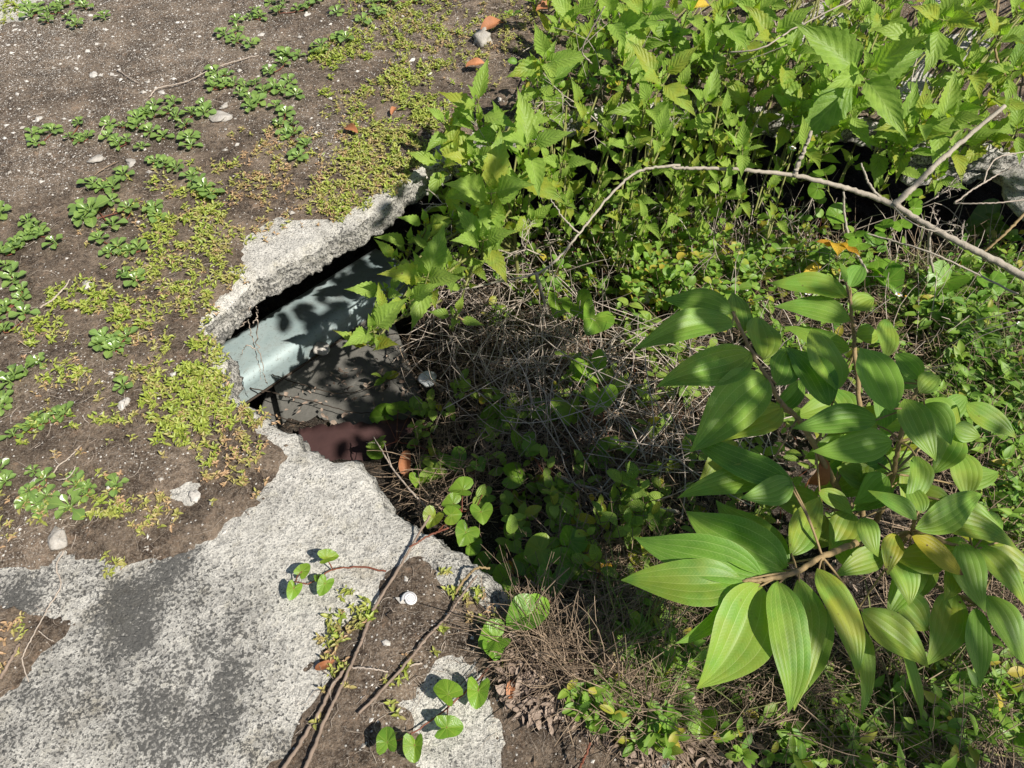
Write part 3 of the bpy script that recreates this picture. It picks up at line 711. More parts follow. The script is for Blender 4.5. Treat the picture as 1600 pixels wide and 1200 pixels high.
# ------------------------------------------------------------------ toothed-leaf shrubs along the far rim
def sprig(mbl, mbs, tip, axis, size, npair=4, spin=None, age=0, stalk=.012):
    """opposite, crossed pairs of leaves down from a growing tip"""
    tip = np.array(tip, float); axis = norm(np.array(axis, float))
    a = np.cross(axis, [.3, .2, .9]); a = norm(a); b = np.cross(axis, a)
    sp = random.uniform(0, 6.28) if spin is None else spin
    sp_ = size * random.uniform(.28, .40)
    B, D, N, L, W, T = [], [], [], [], [], []
    pos = tip.copy()
    for k in range(npair):
        f = [.42, .80, 1., 1., .95, .9, .85, .8][min(k, 7)]
        ang = sp + k * math.pi / 2 + random.uniform(-.25, .25)
        open_ = [.35, .8, 1.15, 1.35, 1.45, 1.5, 1.5, 1.5][min(k, 7)]
        for s in (0, math.pi):
            if random.random() < .07 and k > 1: continue
            r = math.cos(ang + s) * a + math.sin(ang + s) * b
            d = norm(axis * math.cos(open_) + r * math.sin(open_) + np.array([0, 0, -.12 * k]))
            n_ = norm(axis * math.sin(open_) - r * math.cos(open_) + np.array(sun_vec) * .25)
            ll = size * f * random.uniform(.82, 1.15)
            B.append(pos + d * stalk); D.append(d); N.append(n_); L.append(ll); W.append(ll * random.uniform(.40, .52))
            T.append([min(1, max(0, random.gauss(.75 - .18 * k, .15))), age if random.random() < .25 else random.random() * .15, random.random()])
        pos = pos - axis * sp_ * (.25 if k == 0 else .8)
    L = [a * 1.15 for a in L]; W = [a * .92 for a in W]
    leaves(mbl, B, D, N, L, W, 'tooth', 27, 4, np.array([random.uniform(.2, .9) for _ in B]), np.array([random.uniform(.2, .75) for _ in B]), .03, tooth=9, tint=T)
    for q, d in zip(B, D):
        tube(mbs, [q - d * stalk * 1.2, q + d * .003], .0011, .0009, 4, 2, tint=(.4, 0, 0))
    return pos
TIPS = [ # px, py, leaf px, z, pairs
 (583, 515, 86, .0, 2), (662, 432, 84, .04, 3), (712, 492, 36, -.05, 3), (600, 455, 60, -.02, 2), (768, 300, 98, .10, 3), (700, 335, 66, .02, 3), (755, 375, 70, .04, 3), (745, 345, 60, -.02, 3), (690, 380, 56, -.06, 2),
 (746, 160, 64, .18, 3), (700, 195, 52, .12, 3), (852, 92, 60, .22, 3), (830, 225, 70, .16, 3), (785, 200, 58, .12, 3), (845, 130, 52, .14, 3), (690, 255, 56, .05, 3), (740, 250, 66, .06, 3), (880, 255, 54, .08, 2), (810, 265, 70, .08, 3), (870, 300, 50, .0, 2),
 (970, 98, 44, .14, 3), (1000, 75, 50, .12, 3), (1036, 118, 62, .18, 3), (1012, 165, 52, .14, 3), (1105, 160, 50, .14, 3), (1065, 205, 42, .06, 3), (1213, 55, 64, .24, 3), (1235, 85, 60, .18, 3), (1200, 110, 50, .12, 3), (955, 30, 66, .22, 3), (1010, 20, 64, .24, 3), (900, 25, 60, .18, 3),
 (1075, 20, 66, .2, 3), (1130, 20, 66, .2, 3), (1155, 60, 54, .12, 3), (1090, 75, 54, .14, 3), (1140, 110, 52, .12, 3), (1175, 165, 50, .08, 3), (1352, 108, 104, .26, 4), (1300, 125, 60, .18, 3), (1330, 170, 64, .12, 3), (1265, 150, 56, .12, 3), (1235, 185, 54, .08, 3), (1290, 200, 56, .04, 3),
 (1438, 188, 62, .16, 3), (1478, 185, 64, .16, 3), (1415, 215, 66, .1, 3), (1380, 225, 56, .04, 3), (1475, 30, 74, .3, 3), (1440, 60, 64, .24, 3), (1520, 110, 58, .2, 3), (1560, 60, 54, .28, 3), (1590, 20, 54, .3, 3), (1585, 110, 50, .2, 3), (1555, 150, 54, .14, 3), (1595, 200, 48, .08, 3), (1545, 215, 46, .04, 3), (1500, 225, 50, .05, 3),
 (1385, 20, 56, .24, 3), (1300, 15, 46, .2, 2), (1345, 30, 46, .2, 2), (1180, 20, 56, .2, 3), (1000, 370, 52, -.1, 2), (975, 390, 44, -.15, 2), (1010, 190, 50, .04, 3), (925, 120, 44, .06, 2), (905, 165, 42, .04, 2), (945, 215, 42, .0, 2), (1120, 225, 44, .0, 2), (1400, 260, 56, .0, 2), (1465, 275, 40, .0, 3), (1240, 225, 44, .02, 2), (1510, 165, 56, .12, 2),
 (870, 30, 60, .12, 2), (930, 75, 56, .12, 2), (1040, 60, 56, .14, 2), (1060, 140, 50, .08, 2), (1160, 210, 46, .02, 2), (1090, 110, 46, .04, 2)]
BASES = [ # px, py (on the earth) and the label of the shrub
 (800, 470, 'toothed-leaf shrub spilling over the left corner of the hole'),
 (850, 330, 'toothed-leaf shrub behind the curved grey branch at top centre'),
 (965, 290, 'toothed-leaf shrub between the rosette clumps and the rim, top centre'),
 (1090, 260, 'toothed-leaf shrub with many small tips above the straight part of the branch'),
 (1210, 250, 'toothed-leaf shrub with an upright tip in front of the grey twig tangle'),
 (1330, 240, 'toothed-leaf shrub with one big star-shaped tip before the white pavement'),
 (1440, 250, 'toothed-leaf shrub whose drooping tips hang over the dark gap at right'),
 (1560, 240, 'toothed-leaf shrub in the top right corner above the concrete chunk')]
_g = random.Random(31)
def _gap(x, y): return any(math.hypot(x - a, y - b) < c for a, b, c in [(1278, 48, 30), (1425, 118, 24), (1510, 78, 24), (560, 0, 200)])
_k = 0
while _k < 95:
    x, y = _g.uniform(830, 1620), _g.uniform(-30, 250)
    if _gap(x, y) or y > 235 - max(0, 900 - x): continue
    TIPS.append((x, y, _g.uniform(36, 58), _g.uniform(-.02, .16), 2)); _k += 1
for _ in range(34):
    TIPS.append((_g.uniform(840, 1230), _g.uniform(235, 345), _g.uniform(30, 46), _g.uniform(-.16, .0), 2))
for x, y in [(1010, 345), (990, 310), (925, 330), (1060, 330), (1130, 300), (1275, 245), (1330, 255), (1012, 268), (1040, 250), (1150, 262), (1090, 240)]: TIPS.append((x, y, 44, -.04, 2))
for x, y in [(620, 405), (640, 380), (665, 350), (690, 300), (725, 270), (670, 230), (700, 420), (735, 420), (640, 470), (720, 210), (760, 270), (810, 320), (600, 490), (830, 345), (780, 350)]:
    TIPS.append((x, y, _g.uniform(48, 64), _g.uniform(-.12, .04), 2))
tipsp = [np.array(U(x, y, z)) for x, y, l, z, n in TIPS]
groups = [[] for _ in BASES]
for i, (x, y, l, z, n) in enumerate(TIPS):
    if y > 250 and x < 800 or x < 760 and y > 140 or (x < 800 and y > 200): g = 0
    elif 960 < x < 1020 and y > 340: g = 2
    else: g = 1 + int(np.argmin([abs(x - b[0]) + (0 if k else 0) for k, b in enumerate(BASES[1:])]))
    groups[g].append(i)
for g, (bx, by, lab) in enumerate(BASES):
    b3 = np.array(on_pit(bx, by))
    if g: b3[2] = max(b3[2], -.55)
    t = thing('toothed_leaf_shrub', lab, 'shrub', tuple(b3), 'toothed-leaf shrubs along the far rim')
    mbl, mbs = MB(), MB()
    fork = b3 + [random.uniform(-.03, .03), random.uniform(-.05, .02), (.22 if g else .18)]
    tube(mbs, [b3, (b3 + fork) / 2 + [.01, 0, 0], fork], .006, .0045, 7, tint=(.4, 0, 0))
    for i in groups[g]:
        x, y, l, z, n = TIPS[i]; tp = tipsp[i]
        size = px_to_m(l, tp) * 1.0
        hor = tp - fork; hor[2] = 0; hl = np.linalg.norm(hor)
        view = norm(CAMP - tp)
        axis = norm(norm(hor) * .35 + np.array([0, 0, .7]) + view * .55 + np.array([random.uniform(-.2, .2)] * 3) + np.array(sun_vec) * .25)
        low = sprig(mbl, mbs, tp, axis, size, n, age=.5)
        midp = (fork + low) / 2 + np.array([0, 0, .05 + .1 * hl]) + rng.normal(0, .015, 3)
        pre = low - axis * .05
        P = tube(mbs, [fork, midp, pre, low, tp - axis * .004], .0032, .0014, 6, 22, tint=(.5, 0, 0), jit=.0008)
        # lower, larger and darker leaves along the stem
        for f in (.42, .58, .74):
            if hl * 1.2 < .10 and f < .7: continue
            k = int(f * 21); q = P[k]; tdir = norm(P[min(k + 1, 21)] - P[k - 1])
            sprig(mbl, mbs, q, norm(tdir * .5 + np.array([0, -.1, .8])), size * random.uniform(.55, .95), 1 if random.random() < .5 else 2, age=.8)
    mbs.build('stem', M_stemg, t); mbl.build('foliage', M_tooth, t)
    for ch in t.children:
        me = ch.data; nv_ = len(me.vertices); a = np.zeros(nv_ * 3); me.vertices.foreach_get('co', a)
        a = a.reshape(-1, 3) - b3; me.vertices.foreach_set('co', a.ravel()); me.update()

# ------------------------------------------------------------------ heart-leaved vines
def vine(name, label, pts, lv, zfun, stem_r=.0016, mat=M_heart, smat=M_stemr, group=None, size=1.0, cat='vine', sq=0., tipv=.3):
    P = [np.array(zfun(x, y, l)) for x, y, l in pts]
    org = P[0].copy(); t = thing(name, label, cat, tuple(org), group)
    mb = MB(); tube(mb, [p - org for p in P], stem_r, stem_r * .6, 6, max(8, len(P) * 7), jit=.0006, tint=(.5, 0, 0)); mb.build('stem', smat, t)
    for (x, y, ang, rpx, lift, age) in lv:
        c = np.array(zfun(x, y, lift)); R = px_to_m(rpx, c) * size
        d = np.array([math.cos(math.radians(ang)), math.sin(math.radians(ang)), random.uniform(-.25, .05)])
        view = norm(CAMP - c)
        n_ = norm(np.array([0, 0, .8]) + view * .6 + np.array([random.uniform(-.6, .6), random.uniform(-.6, .6), 0]))
        mb = MB(); hearts(mb, [c - org], [d], [n_], R, tip=tipv, notch=.72, cup=random.uniform(.15, .85), tint=[random.random(), age, random.random()], sq=sq); lf = mb.build('leaf', mat, t)
        q = min(P, key=lambda p: np.linalg.norm(p - c)); mb = MB()
        tube(mb, [q - org, (q + c) / 2 - org + [0, 0, .006], c - org], .0011, .0009, 5, 6, tint=(.5, 0, 0)); mb.build('leaf_stalk', smat, t)
    return t
vine('heart_leaf_vine', 'short red runner with five bright leaves lying on the bare concrete', [(602, 893, .006), (562, 886, .006), (520, 890, .008), (500, 902, .01), (480, 912, .012), (462, 908, .014)],
     [(472, 893, 60, 15, .028, .15), (459, 920, -100, 16, .028, .15), (508, 912, 250, 17, .03, .1), (498, 905, 120, 11, .022, .1), (510, 872, 20, 17, .035, .3)], on_slab, sq=.3)
vine('heart_leaf_vine', 'runner with five two-lobed leaves over the pale concrete patch at bottom', [(770, 1022, .0), (758, 1050, .008), (700, 1105, .008), (640, 1148, .012), (610, 1160, .01)],
     [(700, 1085, 140, 28, .035, .1), (747, 1080, -95, 27, .03, .1), (698, 1137, 5, 27, .03, .1), (605, 1160, 100, 25, .03, .1), (648, 1165, -90, 25, .028, .1)], on_slab, sq=.38, tipv=.1)
vine('heart_leaf_vine', 'runner with two glossy folded leaves at the corner of the litter', [(860, 940, .01), (830, 955, .012), (800, 985, .012), (765, 1030, .006)],
     [(822, 962, 205, 30, .04, 0), (838, 950, 30, 22, .035, 0), (775, 998, 200, 26, .03, 0), (770, 1012, -70, 18, .02, 0)], on_slab)
vine('heart_leaf_vine', 'vine with shiny yellow-green leaves just outside the near rim', [(680, 835, .10), (700, 815, .12), (722, 800, .13), (745, 790, .12), (760, 760, .10)],
     [(723, 765, 175, 20, .16, .1), (708, 787, 180, 16, .15, .1), (705, 805, 10, 15, .15, .3), (752, 800, -80, 18, .15, .1), (678, 808, 240, 17, .14, .5), (728, 832, 250, 20, .12, .1), (735, 850, 30, 18, .10, .1)], on_pit)
vine('heart_leaf_vine', 'vine of big rounded leaves filling the angle by the near rim', [(850, 930, .03), (860, 900, .06), (855, 870, .07), (830, 850, .08), (800, 830, .07), (780, 825, .06)],
     [(890, 845, 70, 24, .12, 0), (845, 860, 200, 26, .12, .3), (880, 880, 20, 26, .11, 0), (862, 905, -100, 25, .11, 0), (790, 905, 210, 22, .09, 0), (820, 880, 160, 18, .09, .1), (795, 925, 190, 18, .07, .5), (760, 885, 210, 22, .05, 0), (905, 890, -30, 20, .08, .1), (815, 835, 120, 16, .1, .1), (840, 900, -120, 18, .08, .2)], on_pit)
vine('heart_leaf_vine', 'climbing vine with pointed heart leaves in the middle of the twigs', [(960, 720, .02), (945, 660, .06), (935, 610, .09), (925, 560, .11), (915, 520, .13), (900, 480, .14)],
     [(905, 480, -60, 24, .18, .1), (928, 498, -110, 28, .18, .1), (872, 475, -100, 20, .16, .1), (925, 575, -70, 26, .15, .1), (908, 590, 150, 18, .13, .1), (935, 620, -100, 26, .13, .1), (890, 640, -100, 24, .10, .3), (772, 655, 195, 24, .05, .05), (840, 640, 180, 20, .05, .1)], on_pit)
vine('heart_leaf_vine', 'shaded vine with dull blue-green hearts left of the bare twig', [(620, 690, .04), (660, 700, .05), (700, 720, .06), (740, 740, .06)],
     [(708, 718, -60, 22, .09, 0), (622, 640, 100, 18, .07, .1), (645, 640, -30, 17, .07, .1), (600, 650, 190, 20, .05, 0), (680, 745, 200, 20, .06, .1), (590, 705, 180, 16, .04, 0), (748, 725, -60, 12, .09, .1), (655, 750, -90, 14, .07, .3)], on_pit)
vine('heart_leaf_vine', 'trailing vine with small hearts below the twig tangle', [(760, 800, .03), (800, 780, .05), (850, 740, .06), (900, 710, .06), (960, 700, .05)],
     [(815, 690, -90, 20, .09, .1), (830, 705, 20, 16, .09, 0), (950, 695, 100, 18, .08, .1), (985, 700, -80, 14, .08, .1), (870, 770, 30, 17, .08, .1), (800, 745, 0, 20, .07, 0), (760, 775, 200, 16, .07, .1), (880, 820, 200, 18, .07, .2), (935, 720, -60, 16, .06, 0), (795, 660, 10, 18, .06, .1), (855, 650, 20, 18, .07, 0)], on_pit)
vine('kidney_leaf_vine', 'vine with round kidney leaves hanging before the dark hollow', [(1430, 400, .04), (1385, 372, .05), (1350, 385, .05), (1330, 400, .05), (1310, 330, .08), (1295, 300, .1)],
     [(1408, 352, 100, 15, .09, 0), (1381, 354, 110, 14, .09, 0), (1366, 372, -90, 16, .08, 0), (1342, 382, 210, 18, .08, 0), (1335, 368, 80, 15, .08, 0), (1308, 335, 180, 18, .09, 0), (1278, 295, 150, 17, .10, 0), (1422, 305, 100, 17, .10, 0), (1428, 325, -10, 14, .09, 0), (1288, 270, 90, 17, .1, .1)], lambda x, y, l: U(x, y, l - .10), tipv=0., smat=M_stemg)
vine('heart_leaf_vine', 'vine with wide arrow-shaped leaves on the sunny bank at right', [(1580, 480, .03), (1520, 460, .06), (1475, 445, .08), (1420, 430, .06), (1370, 440, .06), (1300, 390, .05)],
     [(1478, 440, 215, 30, .12, 0), (1375, 428, 130, 28, .11, 0), (1385, 440, -60, 24, .10, 0), (1545, 345, 195, 32, .16, 0), (1282, 415, 180, 26, .09, .1), (1550, 440, -80, 22, .10, 0), (1320, 415, -20, 18, .08, .1), (1270, 440, 150, 20, .07, .3)], on_pit, smat=M_stemg)
vine('heart_leaf_vine', 'vine with blurred pale round leaves in the bottom right corner', [(1600, 1190, .01), (1540, 1170, .04), (1500, 1120, .05), (1480, 1080, .05), (1400, 1060, .05)],
     [(1505, 1078, 0, 30, .08, 0), (1420, 1150, 200, 22, .05, .1), (1470, 1140, 80, 16, .06, .1), (1545, 1130, 160, 26, .06, 0), (1590, 1150, 220, 26, .06, 0), (1095, 1125, -100, 26, .05, .2), (1380, 1130, 140, 20, .04, .1)], on_pit, smat=M_stemg)
vine('heart_leaf_vine', 'broad dark leaves behind the toothed shrubs at top centre', [(930, 230, .1), (900, 170, .16), (880, 110, .2), (870, 60, .2)],
     [(875, 60, 250, 42, .30, 0), (905, 80, 130, 30, .28, 0), (885, 125, -90, 30, .24, 0), (895, 205, -80, 24, .2, 0), (985, 190, -90, 24, .2, 0), (760, 120, 190, 20, .45, 0)], on_pit, smat=M_stemg)

# ------------------------------------------------------------------ rosette plants on the soil
CLUMPS = [
 ('bright rosette clump beside the pale corner of the pavement', [(45, 12), (60, 15), (78, 22), (95, 20), (110, 30), (120, 42), (135, 15), (125, 5), (100, 10), (50, 26), (77, 36)]),
 ('single small rosette alone on gritty soil near the top left', [(165, 31)]),
 ('loose line of rosettes above the long curved straw', [(370, 37), (372, 50), (353, 58), (372, 67), (392, 73)]),
 ('compact clump of three rosettes near the top edge', [(400, 20), (407, 30), (393, 30)]),
 ('rosette clump cut by the top edge left of centre', [(443, 7), (437, 20), (467, 17), (480, 13), (493, 3), (425, 6)]),
 ('two stacked rosettes above the yellow stonecrop', [(503, 77), (500, 86)]),
 ('small rosette between two clumps at the top edge', [(527, 23)]),
 ('pale rosette beside the loose stonecrop, top centre', [(541, 65), (530, 62)]),
 ('two faint rosettes on the dark soil at top centre', [(566, 37), (590, 25)]),
 ('row of rosettes along the top edge centre', [(583, 7), (600, 3), (616, 3), (653, 3), (575, -4)]),
 ('widest rosette clump, right of the long curved straw', [(337, 117), (353, 120), (333, 140), (350, 137), (367, 133), (383, 140), (390, 157), (403, 163), (413, 147), (430, 140), (443, 143), (400, 133), (393, 170), (423, 117), (443, 103), (447, 90), (440, 87), (467, 90), (463, 153), (341, 128), (376, 150), (452, 133)]),
 ('rosette chain running down from the widest clump', [(433, 170), (447, 180), (437, 197), (457, 197), (460, 213), (447, 213), (473, 227), (480, 232)]),
 ('lone rosette on brown stonecrop near the slab edge', [(467, 249)]),
 ('rosettes around pale flakes at upper left', [(230, 180), (242, 168), (242, 183), (267, 177), (277, 187), (272, 163), (290, 200), (300, 180), (320, 167), (320, 180), (297, 220), (300, 232)]),
 ('rosette chain below the two crossed straws', [(172, 197), (193, 200), (215, 200), (237, 210), (257, 217), (170, 217), (183, 223), (200, 223), (187, 230), (215, 190), (222, 232)]),
 ('rosettes on the rim of the dark smooth hollow', [(125, 195), (112, 217), (127, 223), (138, 217)]),
 ('two rosettes inside the dark smooth hollow', [(53, 213), (58, 227), (83, 208)]),
 ('pair of rosettes where the yellow stonecrop begins', [(257, 260), (278, 267), (245, 256)]),
 ('lone rosette above the three joined rosettes', [(195, 277)]),
 ('three joined rosettes left of the stonecrop', [(147, 293), (163, 297), (180, 295)]),
 ('large-leaved rosette with smaller ones around it', [(145, 337), (133, 327), (175, 317), (133, 345), (203, 330), (178, 357), (155, 330)]),
 ('rosettes sprawling left of the yellow stonecrop', [(157, 377), (187, 390), (173, 397), (220, 392), (205, 396)]),
 ('rosettes overgrown by the yellow stonecrop', [(247, 340), (300, 280), (313, 290), (330, 307), (242, 330), (320, 300)]),
 ('rosette at the left edge beside grey soil', [(3, 337)]),
 ('rosette clump at the left edge above the white stone', [(43, 377), (60, 360), (50, 370), (67, 370), (90, 383), (47, 350), (23, 393), (7, 397), (28, 383)]),
 ('tall stack of rosettes at the left edge', [(25, 443), (10, 420), (35, 457), (12, 480), (37, 470), (10, 487), (40, 493), (10, 520), (0, 500), (22, 433)]),
 ('rosette pair right of the white stone', [(197, 432), (213, 440)]),
 ('tight dark rosette clump inside the stonecrop', [(163, 530), (177, 537), (190, 540), (180, 550), (200, 530), (170, 545), (158, 540)]),
 ('two faint rosettes in thin straw at left', [(63, 567), (43, 580)]),
 ('two rosettes at the left edge mid-way down', [(20, 600), (27, 591)]),
 ('half rosette at the left edge below its neighbours', [(10, 630), (2, 640)]),
 ('lone star-like rosette left of the thick stonecrop', [(195, 607)]),
 ('rosettes trailing among straws, lower left', [(70, 663), (93, 650), (23, 683), (50, 670), (60, 655), (105, 648)]),
 ('dark rosette clump touching the mouldy concrete', [(55, 740), (73, 751), (48, 770), (75, 778), (42, 787), (60, 791), (66, 800)]),
 ('largest rosette, beside the oval pale stone', [(117, 797)]),
 ('rosettes on thin red stalks above the largest one', [(118, 745), (120, 761), (140, 765), (135, 775)]),
 ('lone dark rosette above the brown stonecrop', [(184, 761)]),
 ('rosettes cut by the left edge near the bottom', [(12, 755), (2, 736)])]
protos = []
for k in range(7):
    mb = MB(); nl = random.choice([4, 5, 5, 6])
    for lvl, (cnt, el, ln) in enumerate([(nl, .10, 1.), (4, .62, .55)]):
        a = np.arange(cnt) / cnt * 2 * np.pi + random.random() * 3 + rng.normal(0, .15, cnt)
        e_ = el + rng.normal(0, .12, cnt)
        D = np.stack([np.cos(a) * np.cos(e_), np.sin(a) * np.cos(e_), np.sin(e_)], -1)
        N = np.stack([-np.cos(a) * np.sin(e_), -np.sin(a) * np.sin(e_), np.cos(e_)], -1)
        ll = ln * rng.uniform(.75, 1.15, cnt)
        leaves(mb, D * .08 + [0, 0, .22 + .07 * lvl], D, N, ll, ll * rng.uniform(.6, .78, cnt), 'spoon', 7, 4, rng.uniform(.3, .8, cnt), .35, .0, tint=np.stack([np.clip(rng.normal(.4 + .4 * lvl, .2, cnt), 0, 1), rng.random(cnt) * .15, rng.random(cnt)], -1))
    tube(mb, [(0, 0, -.25), (0.02, 0, .1), (0, 0, .42)], .07, .05, 6, 5, tint=(1, 0, 0))
    protos.append(mb.mesh('rosette_%s' % 'abcdefg'[k], M_round))
for lab, pts in CLUMPS:
    c0 = on_slab(*pts[0]); t = thing('rosette_plant', lab, 'succulent', tuple(c0), 'round-leaved rosette plants on the soil')
    for (x, y) in pts:
        p = on_slab(x, y); r = px_to_m(13.5, p) * random.uniform(.8, 1.2)
        if 'largest' in lab[:8] or (lab[:5] == 'large' and (x, y) == pts[0]): r *= 1.5
        r *= 1.02 if y < 250 else 1.25
        o = bpy.data.objects.new('rosette', random.choice(protos)); COL.objects.link(o); o.parent = t
        o.location = Vector(p) - c0 + Vector((0, 0, .002)); o.scale = (r, r, r * random.uniform(.9, 1.3)); o.rotation_euler = (random.uniform(-.25, .25), random.uniform(-.25, .25), random.uniform(0, 6.28))
    if len(pts) > 2:
        o_ = [np.array(on_slab(x, y, .004)) - np.array(c0) for x, y in pts]; run = [o_[0]]
        for b_ in o_[1:] + [np.array([9, 9, 9.])]:
            if np.linalg.norm(run[-1] - b_) < .1: run.append(b_); continue
            if len(run) > 1: mb = MB(); tube(mb, run, .0013, .0012, 5, len(run) * 4, jit=.0008, tint=(.5, 0, 0)); mb.build('runner', M_stemr, t)
            run = [b_]

# ------------------------------------------------------------------ stonecrop mat (ground cover)
MATS = [ (450, 280, 130, 70, .40, .85), (250, 560, 100, 80, .22, .6), (90, 780, 90, 60, .3, .7), (700, 60, 130, 60, .3, .6), (220, 330, 90, 60, .18, .7), (320, 400, 130, 120, .22, .75), (620, 200, 110, 120, .30, .6), (180, 600, 160, 130, .10, .6), (380, 700, 80, 80, .25, .85), # px, py, rx, ry, density, dryness
 (290, 350, 55, 40, 1., .15), (350, 400, 40, 50, .8, .45), (300, 430, 60, 45, .75, .35), (250, 400, 40, 40, .5, .2), (215, 500, 35, 22, 1., .05), (130, 468, 45, 20, 1., .05), (170, 488, 40, 18, 1., .1), (70, 525, 35, 20, .9, .05), (105, 590, 32, 20, 1., .15), (300, 490, 45, 50, .6, .4),
 (320, 560, 45, 55, 1.4, .05), (300, 630, 65, 45, 1.5, .12), (335, 640, 45, 40, 1.2, .2), (285, 675, 42, 25, 1.2, .15), (250, 320, 40, 30, .6, .3), (90, 670, 40, 25, .7, .25), (170, 680, 40, 18, .6, .4), (60, 700, 25, 12, .4, .2), (150, 810, 40, 25, .7, .4), (225, 810, 55, 35, 1.0, .6), (60, 800, 40, 30, .3, .6), (390, 690, 50, 45, .9, .75), (370, 740, 55, 22, .6, .8), (330, 715, 20, 18, .8, .3), (400, 650, 20, 18, .8, .4),
 (520, 310, 45, 28, 1.2, .3), (545, 330, 30, 16, 1.0, .5), (600, 250, 60, 60, .9, .35), (610, 180, 60, 50, .85, .3), (650, 150, 55, 40, .85, .25), (560, 270, 40, 40, .8, .5), (650, 230, 35, 45, .8, .4), (520, 110, 35, 40, .9, .1), (640, 80, 80, 35, .4, .35), (540, 90, 40, 30, .5, .15), (410, 230, 60, 22, .7, .75), (440, 260, 60, 30, .5, .75), (380, 290, 60, 30, .4, .8), (720, 90, 80, 60, .28, .5), (790, 50, 60, 50, .28, .5), (620, 290, 30, 20, .9, .5), (670, 200, 30, 40, 1., .25), (330, 270, 35, 20, .7, .3),
 (550, 965, 34, 34, 1.0, .3), (530, 1000, 30, 20, .6, .5), (640, 40, 60, 30, .4, .2), (725, 935, 30, 16, .9, .35), (760, 965, 50, 24, .6, .6), (700, 990, 40, 30, .2, .4), (530, 1075, 30, 60, .4, .6), (620, 1090, 40, 60, .25, .5), (20, 990, 25, 22, .8, .8), (15, 1030, 20, 20, .4, .8), (800, 1000, 60, 40, .35, .6), (180, 880, 14, 22, .7, .6), (30, 850, 40, 30, .35, .7), (15, 20, 20, 20, .6, .1), (700, 895, 10, 8, .6, .1), (260, 600, 22, 16, .5, .2), (225, 590, 30, 12, .5, .1), (350, 510, 20, 20, .9, .3), (385, 470, 14, 16, .6, .6), (330, 330, 30, 20, .5, .5), (620, 20, 80, 24, .4, .3)]
bx_, by_, bt_ = [], [], []
for (px, py, rx, ry, dn, dry) in MATS:
    c = U(px, py); ax = abs(U(px + rx, py)[0] - c[0]); ay = abs(U(px, py - ry)[1] - c[1])
    n = int(dn * 5200 * math.pi * ax * ay * 1.2 + 3)
    r = np.sqrt(rng.random(n)) * 1.12; a = rng.random(n) * 6.283
    x = c[0] + ax * r * np.cos(a); y = c[1] + ay * r * np.sin(a)
    keep = fbm(x, y, 22, 201, 3) > .36 + .16 * r - .10 * min(dn, 1.2)
    bx_.append(x[keep]); by_.append(y[keep]); bt_.append(np.clip(np.where(rng.random(keep.sum()) < .18, rng.uniform(.5, 1, keep.sum()), rng.normal(dry, .22, keep.sum())), 0, 1))
bx_ = np.concatenate(bx_); by_ = np.concatenate(by_); bt_ = np.concatenate(bt_)
ok = sdf(SLAB[::2], bx_, by_) > -.006
bx_, by_, bt_ = bx_[ok], by_[ok], bt_[ok]
bz_ = gz(bx_, by_)
ns = len(bx_)
B, D, N, L, TT = [], [], [], [], []
heading = rng.random(ns) * 6.283
lean = rng.uniform(.1, .8, ns)
for k in range(6):
    a = heading + (k % 2) * math.pi + (k // 2) * 1.57 + rng.normal(0, .4, ns); el = np.clip(.08 + .26 * (k // 2) + rng.normal(0, .25, ns), -.15, 1.3)
    d = np.stack([np.cos(a) * np.cos(el), np.sin(a) * np.cos(el), np.sin(el)], -1)
    n_ = np.stack([-np.cos(a) * np.sin(el), -np.sin(a) * np.sin(el), np.cos(el)], -1)
    s = np.stack([bx_ + np.cos(heading) * lean * .003 * k, by_ + np.sin(heading) * lean * .003 * k, bz_ + .001 + .0015 * k], -1)
    B.append(s); D.append(d); N.append(n_); L.append(rng.uniform(.006, .014, ns) * (1 - .08 * (k // 2)) * (1.2 - .45 * bt_))
    TT.append(np.stack([np.clip(rng.normal(.5 + .08 * (k // 2), .25, ns), 0, 1), np.clip(bt_ * 1.25 - .1 * (k // 2), 0, 1), rng.random(ns)], -1))
B = np.concatenate(B); D = np.concatenate(D); N = np.concatenate(N); L = np.concatenate(L); TT = np.concatenate(TT)
mb = MB(); leaves(mb, B, D, N, L, L * rng.uniform(.34, .52, len(L)), 'lance', 4, 2, rng.uniform(.2, .9, len(L)), .7, .0, tint=TT)
mb.build('stonecrop_mat', M_mat, kind='stuff', label='low mat of pointed yellow-green stonecrop creeping over the soil', category='ground cover')
print('sprigs', ns)

# ------------------------------------------------------------------ grit on the soil
n = 15000
x = rng.uniform(-2.0, 1.0, n * 3); y = rng.uniform(.1, 2.9, n * 3)
gdn = ell(x, y, GRIT) * (.4 + 1.2 * fbm(x, y, 12, 303)) + .12
msk = soil_mask(x, y)
k = (rng.random(n * 3) < gdn * 1.0) & (msk > -.02) & (sdf(SLAB[::3], x, y) > .01)
x, y = x[k][:n], y[k][:n]; z = gz(x, y); n = len(x)
oct_v = np.array([[1, 0, 0], [-1, 0, 0], [0, 1, 0], [0, -1, 0], [0, 0, 1], [0, 0, -1]], float)
oct_f = np.array([[0, 2, 4], [2, 1, 4], [1, 3, 4], [3, 0, 4], [2, 0, 5], [1, 2, 5], [3, 1, 5], [0, 3, 5]])
r = .0011 + rng.pareto(2.5, n) * .0011; r = np.minimum(r, .0075)
a = rng.random(n) * 6.28; jit = 1 + rng.normal(0, .28, (n, 6, 1)); V = oct_v[None] * jit * r[:, None, None] * [1.2, .9, .6]
ca, sa = np.cos(a)[:, None], np.sin(a)[:, None]
V = np.stack([V[..., 0] * ca - V[..., 1] * sa, V[..., 0] * sa + V[..., 1] * ca, V[..., 2]], -1) + np.stack([x, y, z + r * .25], -1)[:, None]
